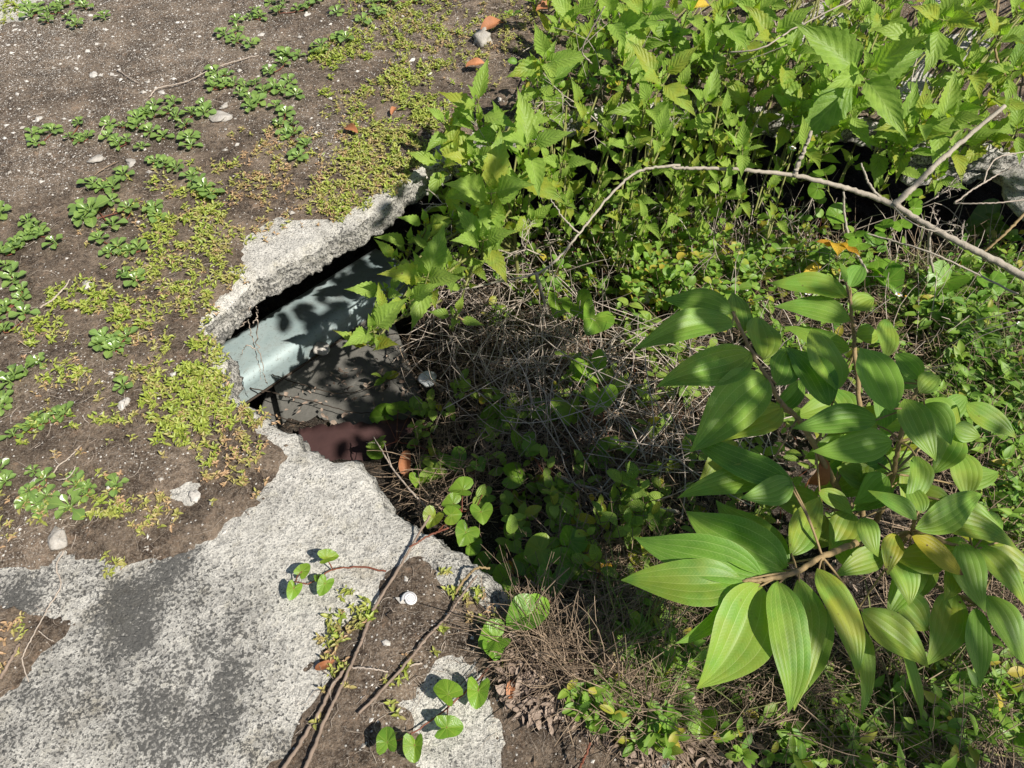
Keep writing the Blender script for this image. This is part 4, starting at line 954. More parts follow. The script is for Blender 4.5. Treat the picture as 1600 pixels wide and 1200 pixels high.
mb = MB(); mb.add(V, tris=(oct_f[None] + (np.arange(n) * 6)[:, None, None]).reshape(-1, 3), tint=np.repeat(np.stack([rng.random(n), x * 0, x * 0], -1), 6, 0))
mb.build('grit', M_stone, smooth=False, kind='stuff', label='pale grit and coral sand strewn over the dark soil', category='grit')
for (px, py, r, lab, fl) in [(136, 445, .011, 'white angular stone above the yellow stonecrop', .5), (90, 841, .016, 'pale oval stone below the largest rosette', .45), (192, 631, .010, 'small white stone among dry straws', .5),
                         (755, 58, .030, 'grey-white rock beside the orange dead leaf', .7), (343, 182, .022, 'flat pale flake below the widest rosette clump', .2), (350, 166, .010, 'round light pebble above the pale flake', .5),
                         (146, 117, .010, 'white chip alone on the upper left soil', .5), (252, 145, .009, 'bright chip below the long curved straw', .4), (60, 186, .008, 'whitish chip on the soil left of the straws', .5),
                         (635, 905, .004, 'tiny white crumb above the snail shell', .5), (604, 1005, .0055, 'white crumb between the two brown stems', .5), (205, 253, .013, 'tan flake left of the joined rosettes', .3),
                         (150, 248, .015, 'long tan flake by the dark smooth hollow', .25), (408, 55, .008, 'pale crumb under the three rosettes', .5), (480, 23, .008, 'white chip beside the top edge rosettes', .5), (304, 775, .010, 'grey chip at the small bare concrete patch', .4)]:
    mb = MB(); chunk(mb, (0, 0, 0), r, int(px * 1.3) % 57, fl, 3, rough=.5, stretch=(1.25, .85), tint=(.0 if 'oval' in lab or 'flake' in lab or 'rock' in lab else .45, 0, 0)); o = mb.build('stone', M_stone); o.location = on_slab(px, py, r * fl * .5); tag(o, lab, 'stone', 'small stones on the soil')

x = rng.uniform(-2.0, 1.0, 14000); y = rng.uniform(.1, 2.9, 14000); k = (soil_mask(x, y) > -.04 * rng.random(14000) ** 2) & (sdf(SLAB[::3], x, y) > .01) & (rng.random(14000) < .15 + .8 * (fbm(x, y, 9, 404) > .52)); x, y = x[k], y[k]; n = len(x)
r = .0012 + rng.pareto(2.2, n) * .0013; r = np.minimum(r, .008); z = gz(x, y)
V = oct_v[None] * (1 + rng.normal(0, .25, (n, 6, 1))) * r[:, None, None] * [1.1, 1., .7] + np.stack([x, y, z + r * .15], -1)[:, None]
mb = MB(); mb.add(V, tris=(oct_f[None] + (np.arange(n) * 6)[:, None, None]).reshape(-1, 3), tint=(.0, 0, 0))
mb.build('soil_clods', M_soil, smooth=False, kind='stuff', label='small dark crumbs of soil on the bare ground', category='soil crumbs')

# ------------------------------------------------------------------ snail shell
m = NT('shell'); uv = m.n('UVMap', uv_map='UVMap').outputs[0]; su = m.n('SeparateXYZ'); m.l(uv, su.inputs[0])
b = m.math('PINGPONG', m.math('SUBTRACT', su.outputs[1], .22), .5)
c = m.mix(m.rng(b, .025, .045, 1, 0), (.66, .65, .63), (.30, .28, .29))
c = m.mix(m.rng(m.noise(90, 3, .6, m.n('TexCoord').outputs['Object']), .5, .7, 0, .3), c, (.5, .47, .45))
m.l(c, m.p.inputs['Base Color']); m.p.inputs['Roughness'].default_value = .45; M_shell = m.m
mb = MB(); turns = 4.2; nseg = 150; ns_ = 14
th = np.linspace(0, turns * 2 * np.pi, nseg); gf = np.exp((th - th[-1]) * .085); Rm = .0088 * gf; rt = .0052 * gf + .0002
ang = np.arange(ns_ + 1) / ns_ * 2 * np.pi
cz = .0035 + .0050 * (1 - gf)
V = np.stack([(Rm[:, None] + rt[:, None] * np.cos(ang)) * np.cos(th)[:, None], (Rm[:, None] + rt[:, None] * np.cos(ang)) * np.sin(th)[:, None], cz[:, None] + rt[:, None] * np.sin(ang) * .85], -1)
i = np.arange(nseg - 1)[:, None] * (ns_ + 1) + np.arange(ns_)[None]
mb.add(V, quads=np.stack([i, i + ns_ + 1, i + ns_ + 2, i + 1], -1).reshape(-1, 4)[:, ::-1], uv=np.stack(np.broadcast_arrays((th / th[-1])[:, None], (ang / (2 * np.pi))[None]), -1), tint=(0, 0, 0))
o = mb.build('snail_shell', M_shell); o.location = on_slab(640, 938, .001); o.scale = (1.0,) * 3; o.rotation_euler = (.25, -.15, 2.2); tag(o, 'small white spiral snail shell lying on dark soil', 'shell')

# ------------------------------------------------------------------ branches and twigs, one by one
def twig(label, pts, r0, r1, mat, zf, name='twig', bumps=.3, cat='twig', group=None, forks=()):
    P = [np.array(zf(x, y, l)) for x, y, l in pts]; org = P[0].copy()
    mb = MB(); tube(mb, [p - org for p in P], r0, r1, 9, max(14, len(P) * 8), jit=.0004 + r0 * .04, bumps=bumps, tint=(.5, 0, 0))
    for fk, a_, b_ in forks:
        Q_ = [np.array(zf(x, y, l)) - org for x, y, l in fk]; tube(mb, Q_, a_, b_, 7, len(fk) * 7, jit=.0004, bumps=bumps, tint=(.6, 0, 0))
    o = mb.build(name, mat); o.location = org; tag(o, label, cat, group); return o
Z3 = lambda x, y, z: U(x, y, z)
t = thing('bare_branch', 'long pale grey bare branch arching across the hole', 'branch', tuple(U(705, 456, -.08)))
o_ = np.array(U(705, 456, -.08))
def br(pts, r0, r1, nm='limb', mat=M_branch):
    mb = MB(); tube(mb, [np.array(U(*p)) - o_ for p in pts], r0, r1, 10, len(pts) * 9, jit=.0008, bumps=.22, tint=(.5, 0, 0)); mb.build(nm, mat, t)
br([(705, 456, -.08), (770, 442, -.06), (838, 427, -.03), (870, 405, -.01), (905, 365, .02), (945, 315, .05), (985, 275, .08), (1020, 262, .09), (1062, 258, .09)], .0018, .0030, 'side_limb')
br([(1050, 262, .088), (1080, 263, .09), (1140, 264, .09), (1185, 268, .09), (1240, 274, .08), (1300, 288, .07), (1340, 299, .06), (1395, 320, .05), (1450, 352, .04), (1510, 385, .03), (1560, 410, .02), (1610, 438, .01), (1700, 490, -.01)], .0030, .0080, 'main_limb')
br([(1240, 274, .08), (1252, 245, .12), (1268, 205, .17)], .006, .0035)
br([(1395, 322, .05), (1430, 290, .08), (1470, 250, .12), (1510, 215, .15), (1570, 165, .2)], .0075, .004)
br([(1385, 318, .05), (1360, 290, .07), (1345, 255, .09)], .003, .002)
br([(838, 427, -.03), (850, 470, -.15), (856, 490, -.2)], .004, .003)
br([(905, 365, .02), (880, 340, .05), (860, 310, .08)], .0022, .001)
br([(1455, 352, .03), (1452, 390, -.05), (1458, 425, -.14)], .0034, .0028)
TW = [
 ('bare forked white twig leaning out over the near rim', [(668, 795, .05), (640, 765, .09), (612, 730, .13), (598, 706, .15), (583, 682, .16)], .0022, .0012, M_root, on_pit, [([(612, 730, .13), (606, 712, .145), (600, 690, .155)], .0011, .0007), ([(594, 698, .15), (585, 692, .155), (572, 692, .16)], .001, .0006)]),
 ('thick brown stem lying from the rim down over the concrete', [(672, 806, .03), (652, 838, .014), (628, 880, .012), (600, 925, .012), (580, 960, .012), (566, 1000, .010)], .0019, .0024, M_twig, on_slab, []),
 ('thin reddish side stem joined to the thick brown stem', [(700, 825, .02), (668, 838, .012), (640, 855, .012)], .0016, .0014, M_stemr, on_slab, []),
 ('brown stem beside the snail shell running to the bottom', [(745, 900, .012), (725, 925, .014), (700, 962, .010), (668, 995, .010), (640, 1030, .010), (600, 1075, .010), (560, 1115, .008)], .0015, .0020, M_twig, on_slab, []),
 ('short tan stem hooked over the slab rim', [(765, 888, .03), (745, 888, .035), (728, 903, .02), (710, 928, .006)], .0016, .0022, M_stemb, on_slab, []),
 ('dark old stem below the thick brown one at the bottom', [(566, 1000, .008), (548, 1040, .012), (530, 1080, .01), (510, 1120, .01), (490, 1170, .008), (470, 1215, .008)], .0021, .0027, M_twig, on_slab, []),
 ('second old stem parallel to the dark one at the bottom', [(548, 1035, .004), (520, 1070, .008), (500, 1110, .006), (470, 1160, .006), (440, 1205, .006)], .0022, .0028, M_twig, on_slab, []),
 ('long curved straw across the upper left soil', [(233, 152, .004), (248, 137, .012), (290, 128, .008), (330, 108, .010), (370, 95, .008), (405, 86, .004)], .0014, .0010, M_root, on_slab, []),
 ('straight straw left of the rosette chain', [(152, 219, .003), (163, 195, .010), (174, 171, .014)], .0011, .0009, M_root, on_slab, []),
 ('short straw sloping down above the dark smooth patch', [(183, 108, .006), (200, 120, .006), (217, 130, .003)], .0011, .0009, M_root, on_slab, []),
 ('bent white twig pointing at the white stone', [(62, 481, .004), (82, 469, .007), (95, 455, .008), (103, 447, .008), (109, 436, .010)], .0020, .0013, M_root, on_slab, []),
 ('forked pale straw below the trailing rosettes', [(82, 741, .004), (92, 727, .010), (108, 715, .010), (126, 696, .006)], .0013, .0010, M_root, on_slab, [([(92, 727, .010), (86, 718, .008), (82, 706, .004)], .0008, .0006)]),
 ('thin hooked straw over the lower left rosettes', [(88, 749, .012), (100, 749, .02), (112, 741, .02), (118, 728, .014)], .0009, .0007, M_root, on_slab, []),
 ('yellowish grass stalk on the soil near the joined rosettes', [(147, 274, .003), (163, 263, .008), (178, 255, .008), (186, 252, .004)], .0012, .0009, M_straw, on_slab, []),
 ('white straight straw lying at the bottom dark soil', [(548, 1042, .008), (580, 1045, .010), (606, 1050, .006)], .0013, .0011, M_root, on_slab, []),
 ('short white straw crossing the second brown stem', [(636, 1042, .008), (648, 1038, .010), (660, 1036, .006)], .0014, .0012, M_root, on_slab, []),
 ('pale root looping at the lower left dark soil', [(100, 860, .004), (88, 885, .006), (95, 915, .008), (75, 950, .010), (48, 1000, .010), (35, 1030, .006), (45, 1065, .004)], .0012, .0008, M_root, on_slab, [([(60, 985, .01), (75, 998, .008), (84, 1002, .004)], .0007, .0005)]),
 ('brown stick at the bottom left corner', [(0, 1060, .006), (15, 1035, .010), (30, 1005, .008)], .0022, .0018, M_twig, on_slab, []),
 ('long pale dead stalk lying across the lower middle', [(868, 742, .07), (900, 756, .08), (940, 768, .08), (985, 785, .08), (1060, 800, .07)], .0022, .0030, M_root, on_pit, [([(940, 768, .08), (965, 792, .06), (990, 810, .05)], .0012, .0008), ([(985, 785, .08), (1010, 760, .08), (1030, 745, .07)], .0012, .0008)]),
 ('straight upright-leaning green stalk under the left shrub leaves', [(1195, 418, .10), (1200, 470, .08), (1208, 510, .05)], .0018, .0022, M_stemg, on_pit, []),
 ('curving pale stem hanging from the branch over the hollow', [(1318, 300, .06), (1320, 340, .0), (1330, 380, -.05), (1355, 425, -.12)], .0024, .0028, M_branch, Z3, []),
 ('thin looping stem under the right end of the branch', [(1395, 322, .05), (1420, 345, .06), (1455, 360, .06), (1490, 360, .06)], .0016, .0012, M_branch, Z3, []),
 ('thin stem sloping from the kidney leaves to the right edge', [(1342, 361, -.02), (1400, 378, -.01), (1455, 395, 0), (1520, 425, -.02), (1590, 460, -.04)], .0016, .0020, M_branch, Z3, []),
 ('horizontal thin white stem before the concrete chunk', [(1490, 318, .04), (1530, 318, .06), (1570, 316, .07), (1615, 310, .08)], .0016, .0013, M_root, Z3, []),
 ('forked white stem rising past the concrete chunk', [(1492, 317, .04), (1520, 296, .06), (1537, 286, .07), (1560, 272, .08), (1580, 262, .1)], .0020, .0013, M_root, Z3, [([(1537, 286, .07), (1545, 262, .09), (1562, 245, .1), (1610, 236, .11)], .0017, .0013)]),
 ('pinkish stem reaching in from the right edge', [(1615, 318, .03), (1590, 345, .01), (1565, 370, -.01), (1530, 400, -.05)], .0034, .0024, M_stemb, Z3, []),
 ('leaning stem from the corner leaf sprig to the branch', [(583, 520, -.01), (600, 512, -.02), (615, 503, -.02), (640, 490, -.06), (690, 470, -.12)], .0026, .0030, M_stemg, Z3, []),
 ('stem of the small light sprig above the twig tangle', [(715, 495, -.06), (735, 505, -.08), (755, 505, -.14)], .0018, .0014, M_stemb, Z3, []),
 ('long straw stem climbing through the top centre shrubs', [(925, 100, .25), (910, 80, .3), (925, 45, .35), (945, 10, .4)], .0016, .0012, M_root, Z3, []),
 ('white stem sloping across the top before the upright tip', [(1140, 82, .22), (1190, 75, .25), (1240, 45, .28), (1330, 0, .33)], .0018, .0015, M_root, Z3, []),
 ('pale stem curving beside the upright tip', [(1150, 100, .16), (1185, 88, .2), (1230, 70, .24)], .0012, .0010, M_root, Z3, []),
 ('brownish stem along the right edge, top', [(1560, 0, .30), (1555, 50, .26), (1557, 90, .22), (1575, 125, .16)], .003, .0024, M_stemb, Z3, []),
 ('red stem at the bottom near the last small herbs', [(905, 1200, .02), (915, 1180, .04), (923, 1160, .05)], .0018, .0012, M_stemr, on_slab, []),
]
for (lab, pts, r0, r1, mat, zf, fk) in TW: twig(lab, pts, r0, r1, mat, zf, forks=fk)

# dry branched flower heads (grey lacework)
mbd = None
def drytwig(lab, root, tip, z0, z1, seed):
    random.seed(seed); mb = MB(); a = np.array(U(*root, z0)); b = np.array(U(*tip, z1)); org = a.copy()
    def rec(p, d, L, r, lv):
        q = p + d * L; tube(mb, [p - org, (p + q) / 2 - org + rng.normal(0, L * .03, 3), q - org], r, r * .75, 5, 5, tint=(.8, 0, 0))
        if lv == 0: return
        for s in range(random.choice([2, 3])):
            nd = norm(d + rng.normal(0, .55, 3)); rec(q, nd, L * random.uniform(.45, .7), r * .7, lv - 1)
        if lv > 1: rec(p + d * L * .6, norm(d + rng.normal(0, .7, 3)), L * .4, r * .6, lv - 2)
    L = np.linalg.norm(b - a); rec(a, norm(b - a), L * .55, .0016, 4)
    o = mb.build('dry_flower_stalk', M_root); o.location = org; tag(o, lab, 'dry stalk', 'grey dead flower stalks')
for i, (lab, r_, t_, a_, b_) in enumerate([
    ('grey dead flower stalk forking at centre of the left shrub', (790, 270), (752, 212), .0, .12), ('grey dead flower stalk left of the curved branch start', (960, 210), (880, 145), .05, .18),
    ('dead flower stalk poking up left of the straight branch', (1010, 245), (1030, 190), .0, .14), ('dead flower stalk above the concrete chunk shadow', (1440, 320), (1490, 292), .02, .08),
    ('dead flower stalk beside the long pinkish stem', (1495, 390), (1512, 352), .0, .06), ('short dead stalk before the curved branch foot', (850, 400), (800, 380), -.05, .03),
    ('dead stalk under the big folded tip leaves', (730, 290), (700, 335), .0, .03), ('dead stalk at the crossing of thin stems right', (1450, 365), (1480, 340), .02, .07)]):
    drytwig(lab, r_, t_, a_, b_, 100 + i)
random.seed(99)

# roots hanging from the slab corner
t = thing('hanging_roots', 'thin pale roots dangling from the broken slab corner over the panel', 'roots', tuple(U(398, 480, -.03)))
o_ = np.array(U(398, 480, -.03))
for pts in [[(392, 480, -.04), (388, 500, -.08), (393, 520, -.12), (398, 545, -.17), (404, 570, -.22), (408, 592, -.26)], [(396, 505, -.09), (402, 490, -.07), (400, 478, -.04)], [(398, 545, -.17), (385, 540, -.16), (376, 555, -.19)], [(404, 500, -.06), (400, 530, -.13), (408, 560, -.19), (414, 590, -.25), (418, 600, -.28)], [(388, 500, -.08), (374, 510, -.1), (366, 500, -.09), (362, 495, -.06)]]:
    mb = MB(); tube(mb, [np.array(U(*p)) - o_ for p in pts], .0015, .0006, 6, len(pts) * 7, jit=.0014, tint=(.4, 0, 0)); mb.build('root', M_root, t)

t = thing('twig_shadow_lines', 'thin dark strands standing in for twig shadows on the grey cement board', 'roots', tuple(U(400, 610, -.40)))
o_ = np.array(U(400, 610, -.40))  # dark strands laid on the board to imitate shadows of twigs
for pts in [[(390, 606, -.40), (430, 615, -.41), (490, 628, -.41), (560, 645, -.40), (640, 640, -.39)], [(400, 640, -.43), (450, 655, -.42), (520, 672, -.41), (600, 700, -.39)], [(425, 585, -.40), (470, 600, -.41), (540, 615, -.405), (620, 590, -.39)]]:
    mb = MB(); tube(mb, [np.array(U(*p)) - o_ for p in pts], .0016, .0010, 6, len(pts) * 7, jit=.001, tint=(.0, 0, 0)); mb.build('root', M_dkline, t)

# ------------------------------------------------------------------ single dead and yellow leaves
def dead(lab, px, py, ang, Lpx, Wpx, zf, lift, mat=M_dead, prof='oval', droop=1.0, fold=.7, tint=(.5, 0, 0), name='dead_leaf', wave=.05):
    p = np.array(zf(px, py, lift)); d = np.array([math.cos(math.radians(ang)), math.sin(math.radians(ang)), .1])
    mb = MB(); leaves(mb, [(0, 0, 0)], [d], [(random.uniform(-.3, .3), -.3, 1)], px_to_m(Lpx, p), px_to_m(Wpx, p), prof, 14, 6, droop, fold, wave, tint=tint)
    o = mb.build(name, mat); o.location = p; tag(o, lab, 'leaf', 'fallen leaves')
M_yel = leaf_mat('yellow_leaf', (.45, .25, .02), (.62, .42, .04), (.6, .45, .1), 'tooth', .35, .5, yellow=(.5, .25, .02))
dead('narrow orange-brown dead leaf on the stonecrop', 540, 200, -40, 30, 13, on_slab, .008)
dead('big orange-brown curled leaf beside the grey-white rock', 752, 52, 35, 44, 22, on_slab, .02)
dead('flat pinkish-brown leaf at the edge of the shrub', 728, 105, 10, 32, 14, on_slab, .015, tint=(.9, 0, 0))
dead('small brown leaf on the gritty soil near the top shrub', 612, 180, 70, 20, 9, on_slab, .008)
dead('brown leaf at the top edge beyond the grey-white rock', 835, 18, 20, 36, 16, on_slab, .02, tint=(.9, 0, 0))
dead('orange-brown pod-like strip standing in the dark near rim', 634, 748, 88, 52, 20, on_pit, .03, tint=(.2, 0, 0))
dead('tan twisted leaf at the edge of the bottom litter', 796, 1095, 80, 34, 14, on_slab, .01, tint=(.9, 0, 0))
dead('brown leaf scrap lying on the concrete near the stonecrop', 492, 1045, 20, 34, 12, on_slab, .005, tint=(.0, 0, 0))
dead('large golden withered leaf hanging before the hollow', 1305, 380, 262, 34, 30, Z3, -.02, M_yel, 'tooth', .6, .4, (.6, .3, 0), 'yellow_leaf')
dead('torn golden leaf shred right of the large one', 1312, 382, -60, 44, 13, Z3, -.02, M_yel, 'tooth', .6, .5, (.8, .9, 0), 'yellow_leaf', .08)
dead('brownish golden leaf shred left of the large one', 1300, 384, 165, 28, 12, Z3, -.02, M_yel, 'tooth', .6, .5, (.2, 1, 0), 'yellow_leaf', .08)
dead('yellow leaf hanging among the green top shrubs', 1108, 8, 215, 34, 22, Z3, .24, M_yel, 'tooth', .6, .5, (.9, .0, 0), 'yellow_leaf')
dead('upright yellow-brown leaf behind the long leaf tips', 940, 880, -85, 32, 26, on_pit, .08, M_yel, 'tooth', .6, .5, (.3, .6, 0), 'yellow_leaf')
dead('yellow-green oval leaf on the litter below the rim', 880, 978, 245, 32, 17, on_pit, .05, M_yel, 'oval', .6, .3, (.9, 0, 0), 'yellow_leaf')
dead('second yellow-green oval leaf pointing right', 885, 1002, -10, 26, 14, on_pit, .03, M_yel, 'oval', .6, .3, (1, 0, 0), 'yellow_leaf')
dead('ochre leaf among the rounded vine leaves', 800, 875, -100, 30, 20, on_pit, .06, M_yel, 'oval', .6, .3, (.1, 1, 0), 'yellow_leaf')
dead('pale straw-coloured leaf pair on the long stalk', 925, 772, -100, 16, 9, on_pit, .1, M_yel, 'oval', .6, .3, (1, .2, 0), 'yellow_leaf')
dead('yellow leaf by the left shrub tips and small herbs', 1255, 428, 30, 40, 15, on_pit, .10, M_yel, 'oval', .4, .5, (1, 0, 0), 'yellow_leaf')

# ------------------------------------------------------------------ white daisies on the bank
m = NT('petal'); m.p.inputs['Base Color'].default_value = (.8, .79, .76, 1); m.p.inputs['Roughness'].default_value = .6; M_petal = m.m
m = NT('flower_eye'); m.p.inputs['Base Color'].default_value = (.62, .34, .03, 1); m.p.inputs['Roughness'].default_value = .7; M_eye = m.m
for i, (px, py, lab) in enumerate([(1262, 458, 'white daisy behind the upper long leaf'), (1168, 452, 'half-hidden white daisy left of the green stalk'), (1404, 460, 'small cream daisy by the arrow-shaped leaves'), (1594, 507, 'white daisy at the right edge'), (1415, 463, 'withered orange daisy head right of the cream one'), (1238, 232, 'tiny white flower above the branch fork')]):
    p = np.array(on_pit(px, py, .11)) if py > 300 else np.array(U(px, py, .06)); g = p.copy(); g[2] = float(terrain(np.array([p[0]]), np.array([p[1]]))[0])
    t = thing('daisy', lab, 'flower', tuple(g), 'white daisies on the bank')
    mb = MB(); tube(mb, [(0, 0, 0), (.006, 0, (p[2] - g[2]) * .6), p - g], .0009, .0007, 5, 8); mb.build('stem', M_stemg, t)
    k = 5; a = np.arange(k) / k * 6.283 + i
    if 'withered' not in lab:
        mb = MB(); leaves(mb, np.tile(p - g, (k, 1)), np.stack([np.cos(a), np.sin(a), a * 0 + .15], -1), np.tile([0, 0, 1.], (k, 1)), .0085, .0065, 'spoon', 5, 2, .3, .1, 0); mb.build('petals', M_petal, t)
    mb = MB(); chunk(mb, p - g + [0, 0, .001], .0032, 3, .7, 2, rough=.15); mb.build('flower_eye', M_eye, t)

# ------------------------------------------------------------------ undergrowth, grass, dry twigs, litter in the hole
def scatter(regs, seed):
    g_ = np.random.default_rng(seed); X_, Y_, K_ = [], [], []
    for i, (px, py, rx, ry, n) in enumerate(regs):
        r = np.sqrt(g_.random(n)) ; a = g_.random(n) * 6.283
        qx = px + rx * r * np.cos(a); qy = py + ry * r * np.sin(a)
        pts = []
        z = np.full(n, -.25)
        for _ in range(5):
            P = pxarr(qx, qy, z); z = .4 * z + .6 * terrain(P[:, 0], P[:, 1], False)
        P = pxarr(qx, qy, z); X_.append(P[:, 0]); Y_.append(P[:, 1])
    x, y = np.concatenate(X_), np.concatenate(Y_)
    z = terrain(x, y)
    sl = sdf(SLAB[::3], x, y); k = (sl < -.01) | (z > -.06) | ((y > 1.45) & (x > -.1)) | ((y < .52) & (x > -.02))
    x, y, z = x[k], y[k], z[k]
    inn = sdf(SLAB[::3], x, y) > 0
    z = np.where(inn, np.maximum(np.where((y > 1.45) | (y < .52), -1, z), gz(x, y)), z)
    return np.stack([x, y, z], -1)
def pxarr(qx, qy, z):
    dx = (qx - 800) / FPX; dy = -(qy - 600) / FPX
    vy, vz = cP + dy * sP, -sP + dy * cP; t_ = (z - CAMH) / vz
    return np.stack([dx * t_, vy * t_, z], -1)
def stems_many(mb, A, dirs, L, r, bend=.25, n=6, sides=3, tint0=0., tint1=1.):
    m_ = len(A); s = np.linspace(0, 1, n)
    side = norm(np.cross(dirs, rng.normal(size=(m_, 3)))); side2 = np.cross(dirs, side)
    c = rng.normal(0, bend, m_); c2 = rng.normal(0, bend * .5, m_)
    P = A[:, None] + L[:, None, None] * (s[None, :, None] * dirs[:, None] + (c[:, None] * s[None] * (1 - s[None]) * 2)[..., None] * side[:, None] + (c2[:, None] * np.sin(s[None] * 6.3) * .3)[..., None] * side2[:, None])
    ang = np.arange(sides) / sides * 6.283
    rad = r[:, None] * (1 - .5 * s[None])
    V = P[:, :, None] + rad[:, :, None, None] * (np.cos(ang)[None, None, :, None] * side[:, None, None] + np.sin(ang)[None, None, :, None] * side2[:, None, None])
    i = np.arange(n - 1)[:, None] * sides; j = np.arange(sides)[None]
    q = np.stack([i + j, i + sides + j, i + sides + (j + 1) % sides, i + (j + 1) % sides], -1).reshape(-1, 4)
    mm = n * sides
    mb.add(V, quads=(q[None] + (np.arange(m_) * mm)[:, None, None]).reshape(-1, 4), tint=np.repeat(np.stack([rng.uniform(tint0, tint1, m_), np.zeros(m_), np.zeros(m_)], -1), mm, 0))
    return P
# dry stalks
R1 = [(760, 560, 130, 110, 330), (850, 650, 180, 120, 760), (1000, 640, 140, 140, 600), (1000, 800, 180, 120, 900), (950, 950, 160, 90, 900), (1100, 1050, 180, 110, 1000), (1400, 1120, 220, 90, 900), (1500, 900, 140, 160, 500), (1150, 400, 200, 90, 900), (900, 400, 140, 90, 260), (1480, 560, 150, 200, 1500), (1550, 800, 80, 200, 500), (1250, 480, 180, 80, 600), (1050, 120, 230, 130, 900), (1450, 180, 180, 60, 300), (860, 20, 60, 50, 260), (700, 760, 80, 80, 300), (880, 1050, 110, 80, 700), (960, 1130, 110, 70, 600), (1180, 330, 80, 40, 60), (950, 260, 120, 60, 500), (780, 450, 60, 60, 60)]
P = scatter(R1, 5); n = len(P)
a = rng.random(n) * 6.283; el = np.abs(rng.normal(0, .40, n))
d = np.stack([np.cos(a) * np.cos(el), np.sin(a) * np.cos(el), np.sin(el)], -1)
L = rng.uniform(.02, .17, n); base = P + np.stack([a * 0, a * 0, rng.uniform(0, .055, n) * (P[:, 2] < -.08)], -1) - d * (L * .3)[:, None] * [1, 1, 0]
mb = MB(); stems_many(mb, base, d, L, rng.uniform(.0004, .0015, n) * rng.uniform(.6, 1.2, n), .16, 7)
mb.build('dry_stalks', M_straw, kind='stuff', label='matted dry brown stalks covering the floor of the hole', category='dead stalks')
# upright dead stems by the hollow
P = scatter([(1060, 330, 200, 50, 260), (1150, 380, 180, 70, 260), (880, 440, 110, 60, 90), (760, 470, 70, 70, 90), (1350, 410, 120, 30, 20), (1480, 450, 120, 60, 50), (1250, 560, 250, 90, 120), (850, 640, 150, 100, 160), (1000, 230, 200, 60, 200), (1350, 200, 220, 50, 60), (1050, 100, 200, 100, 200)], 6); n = len(P)
d = norm(np.stack([rng.normal(0, .45, n), rng.normal(0, .45, n), rng.uniform(.4, 1, n)], -1))
mb = MB(); stems_many(mb, P, d, rng.uniform(.08, .26, n), rng.uniform(.0007, .0018, n), .35, 8, 4, .4, 1.)
mb.build('dead_stems', M_root, kind='stuff', label='thin pale dead stems standing tangled before the dark hollow', category='dead stems')
# long pale stems lying criss-cross over the deep part
P = scatter([(800, 520, 150, 110, 190), (930, 620, 160, 100, 130), (1060, 700, 120, 90, 60), (900, 330, 140, 50, 20), (1350, 360, 160, 50, 12)], 61); n = len(P)
a = rng.random(n) * 6.283; el = np.abs(rng.normal(.15, .3, n)); d = np.stack([np.cos(a) * np.cos(el), np.sin(a) * np.cos(el), np.sin(el)], -1); L = rng.uniform(.10, .32, n)
mb = MB(); stems_many(mb, P + np.stack([a * 0, a * 0, rng.uniform(.02, .12, n)], -1) - d * (L * .5)[:, None] * [1, 1, .3], d, L, rng.uniform(.0007, .0018, n), .14, 8, 4, .4, 1.)
mb.build('fallen_stems', M_root, kind='stuff', label='long pale dead stems lying criss-cross over the dark hole', category='dead stems')
# leaf litter
P = scatter([(950, 1080, 130, 90, 1300), (860, 1040, 90, 90, 520), (840, 1160, 70, 60, 500), (960, 1180, 100, 50, 500), (1100, 1130, 150, 70, 500), (1300, 1130, 160, 70, 300), (830, 1150, 80, 50, 160), (1000, 700, 260, 160, 700), (800, 620, 160, 120, 500), (1400, 700, 200, 250, 500)], 7); n = len(P)
a = rng.random(n) * 6.283; d = np.stack([np.cos(a), np.sin(a), rng.normal(0, .25, n)], -1); L = rng.uniform(.006, .024, n)
mb = MB(); leaves(mb, P + np.stack([a * 0, a * 0, rng.uniform(.002, .014, n)], -1), d, np.stack([rng.normal(0, .5, n), rng.normal(0, .5, n), np.ones(n)], -1), L, L * rng.uniform(.2, .5, n), 'oval', 6, 2, rng.uniform(-.8, 1.8, n), rng.uniform(.3, 1.2, n), .05)
mb.build('leaf_litter', M_litter, kind='stuff', label='small curled brown dead leaves on the ground', category='leaf litter')
# crumbs and leaf scraps fallen on the boards
n = 150; q_ = rng.random((n, 2)); P = np.array([U(430 + 210 * a + 20 * b, 660 - 110 * b - 60 * a + 40, -.424 + .004) for a, b in q_])
a = rng.random(n) * 6.283; d = np.stack([np.cos(a), np.sin(a), rng.normal(0, .1, n)], -1); L = rng.uniform(.004, .020, n)
mb = MB(); leaves(mb, P, d, np.stack([rng.normal(0, .3, n), rng.normal(0, .3, n), np.ones(n)], -1), L, L * rng.uniform(.2, .6, n), 'oval', 6, 2, rng.uniform(-.8, 1.8, n), rng.uniform(.3, 1., n), .05)
mb.build('leaf_scraps', M_litter, kind='stuff', label='brown leaf scraps fallen on the cement board in the hole', category='leaf litter')
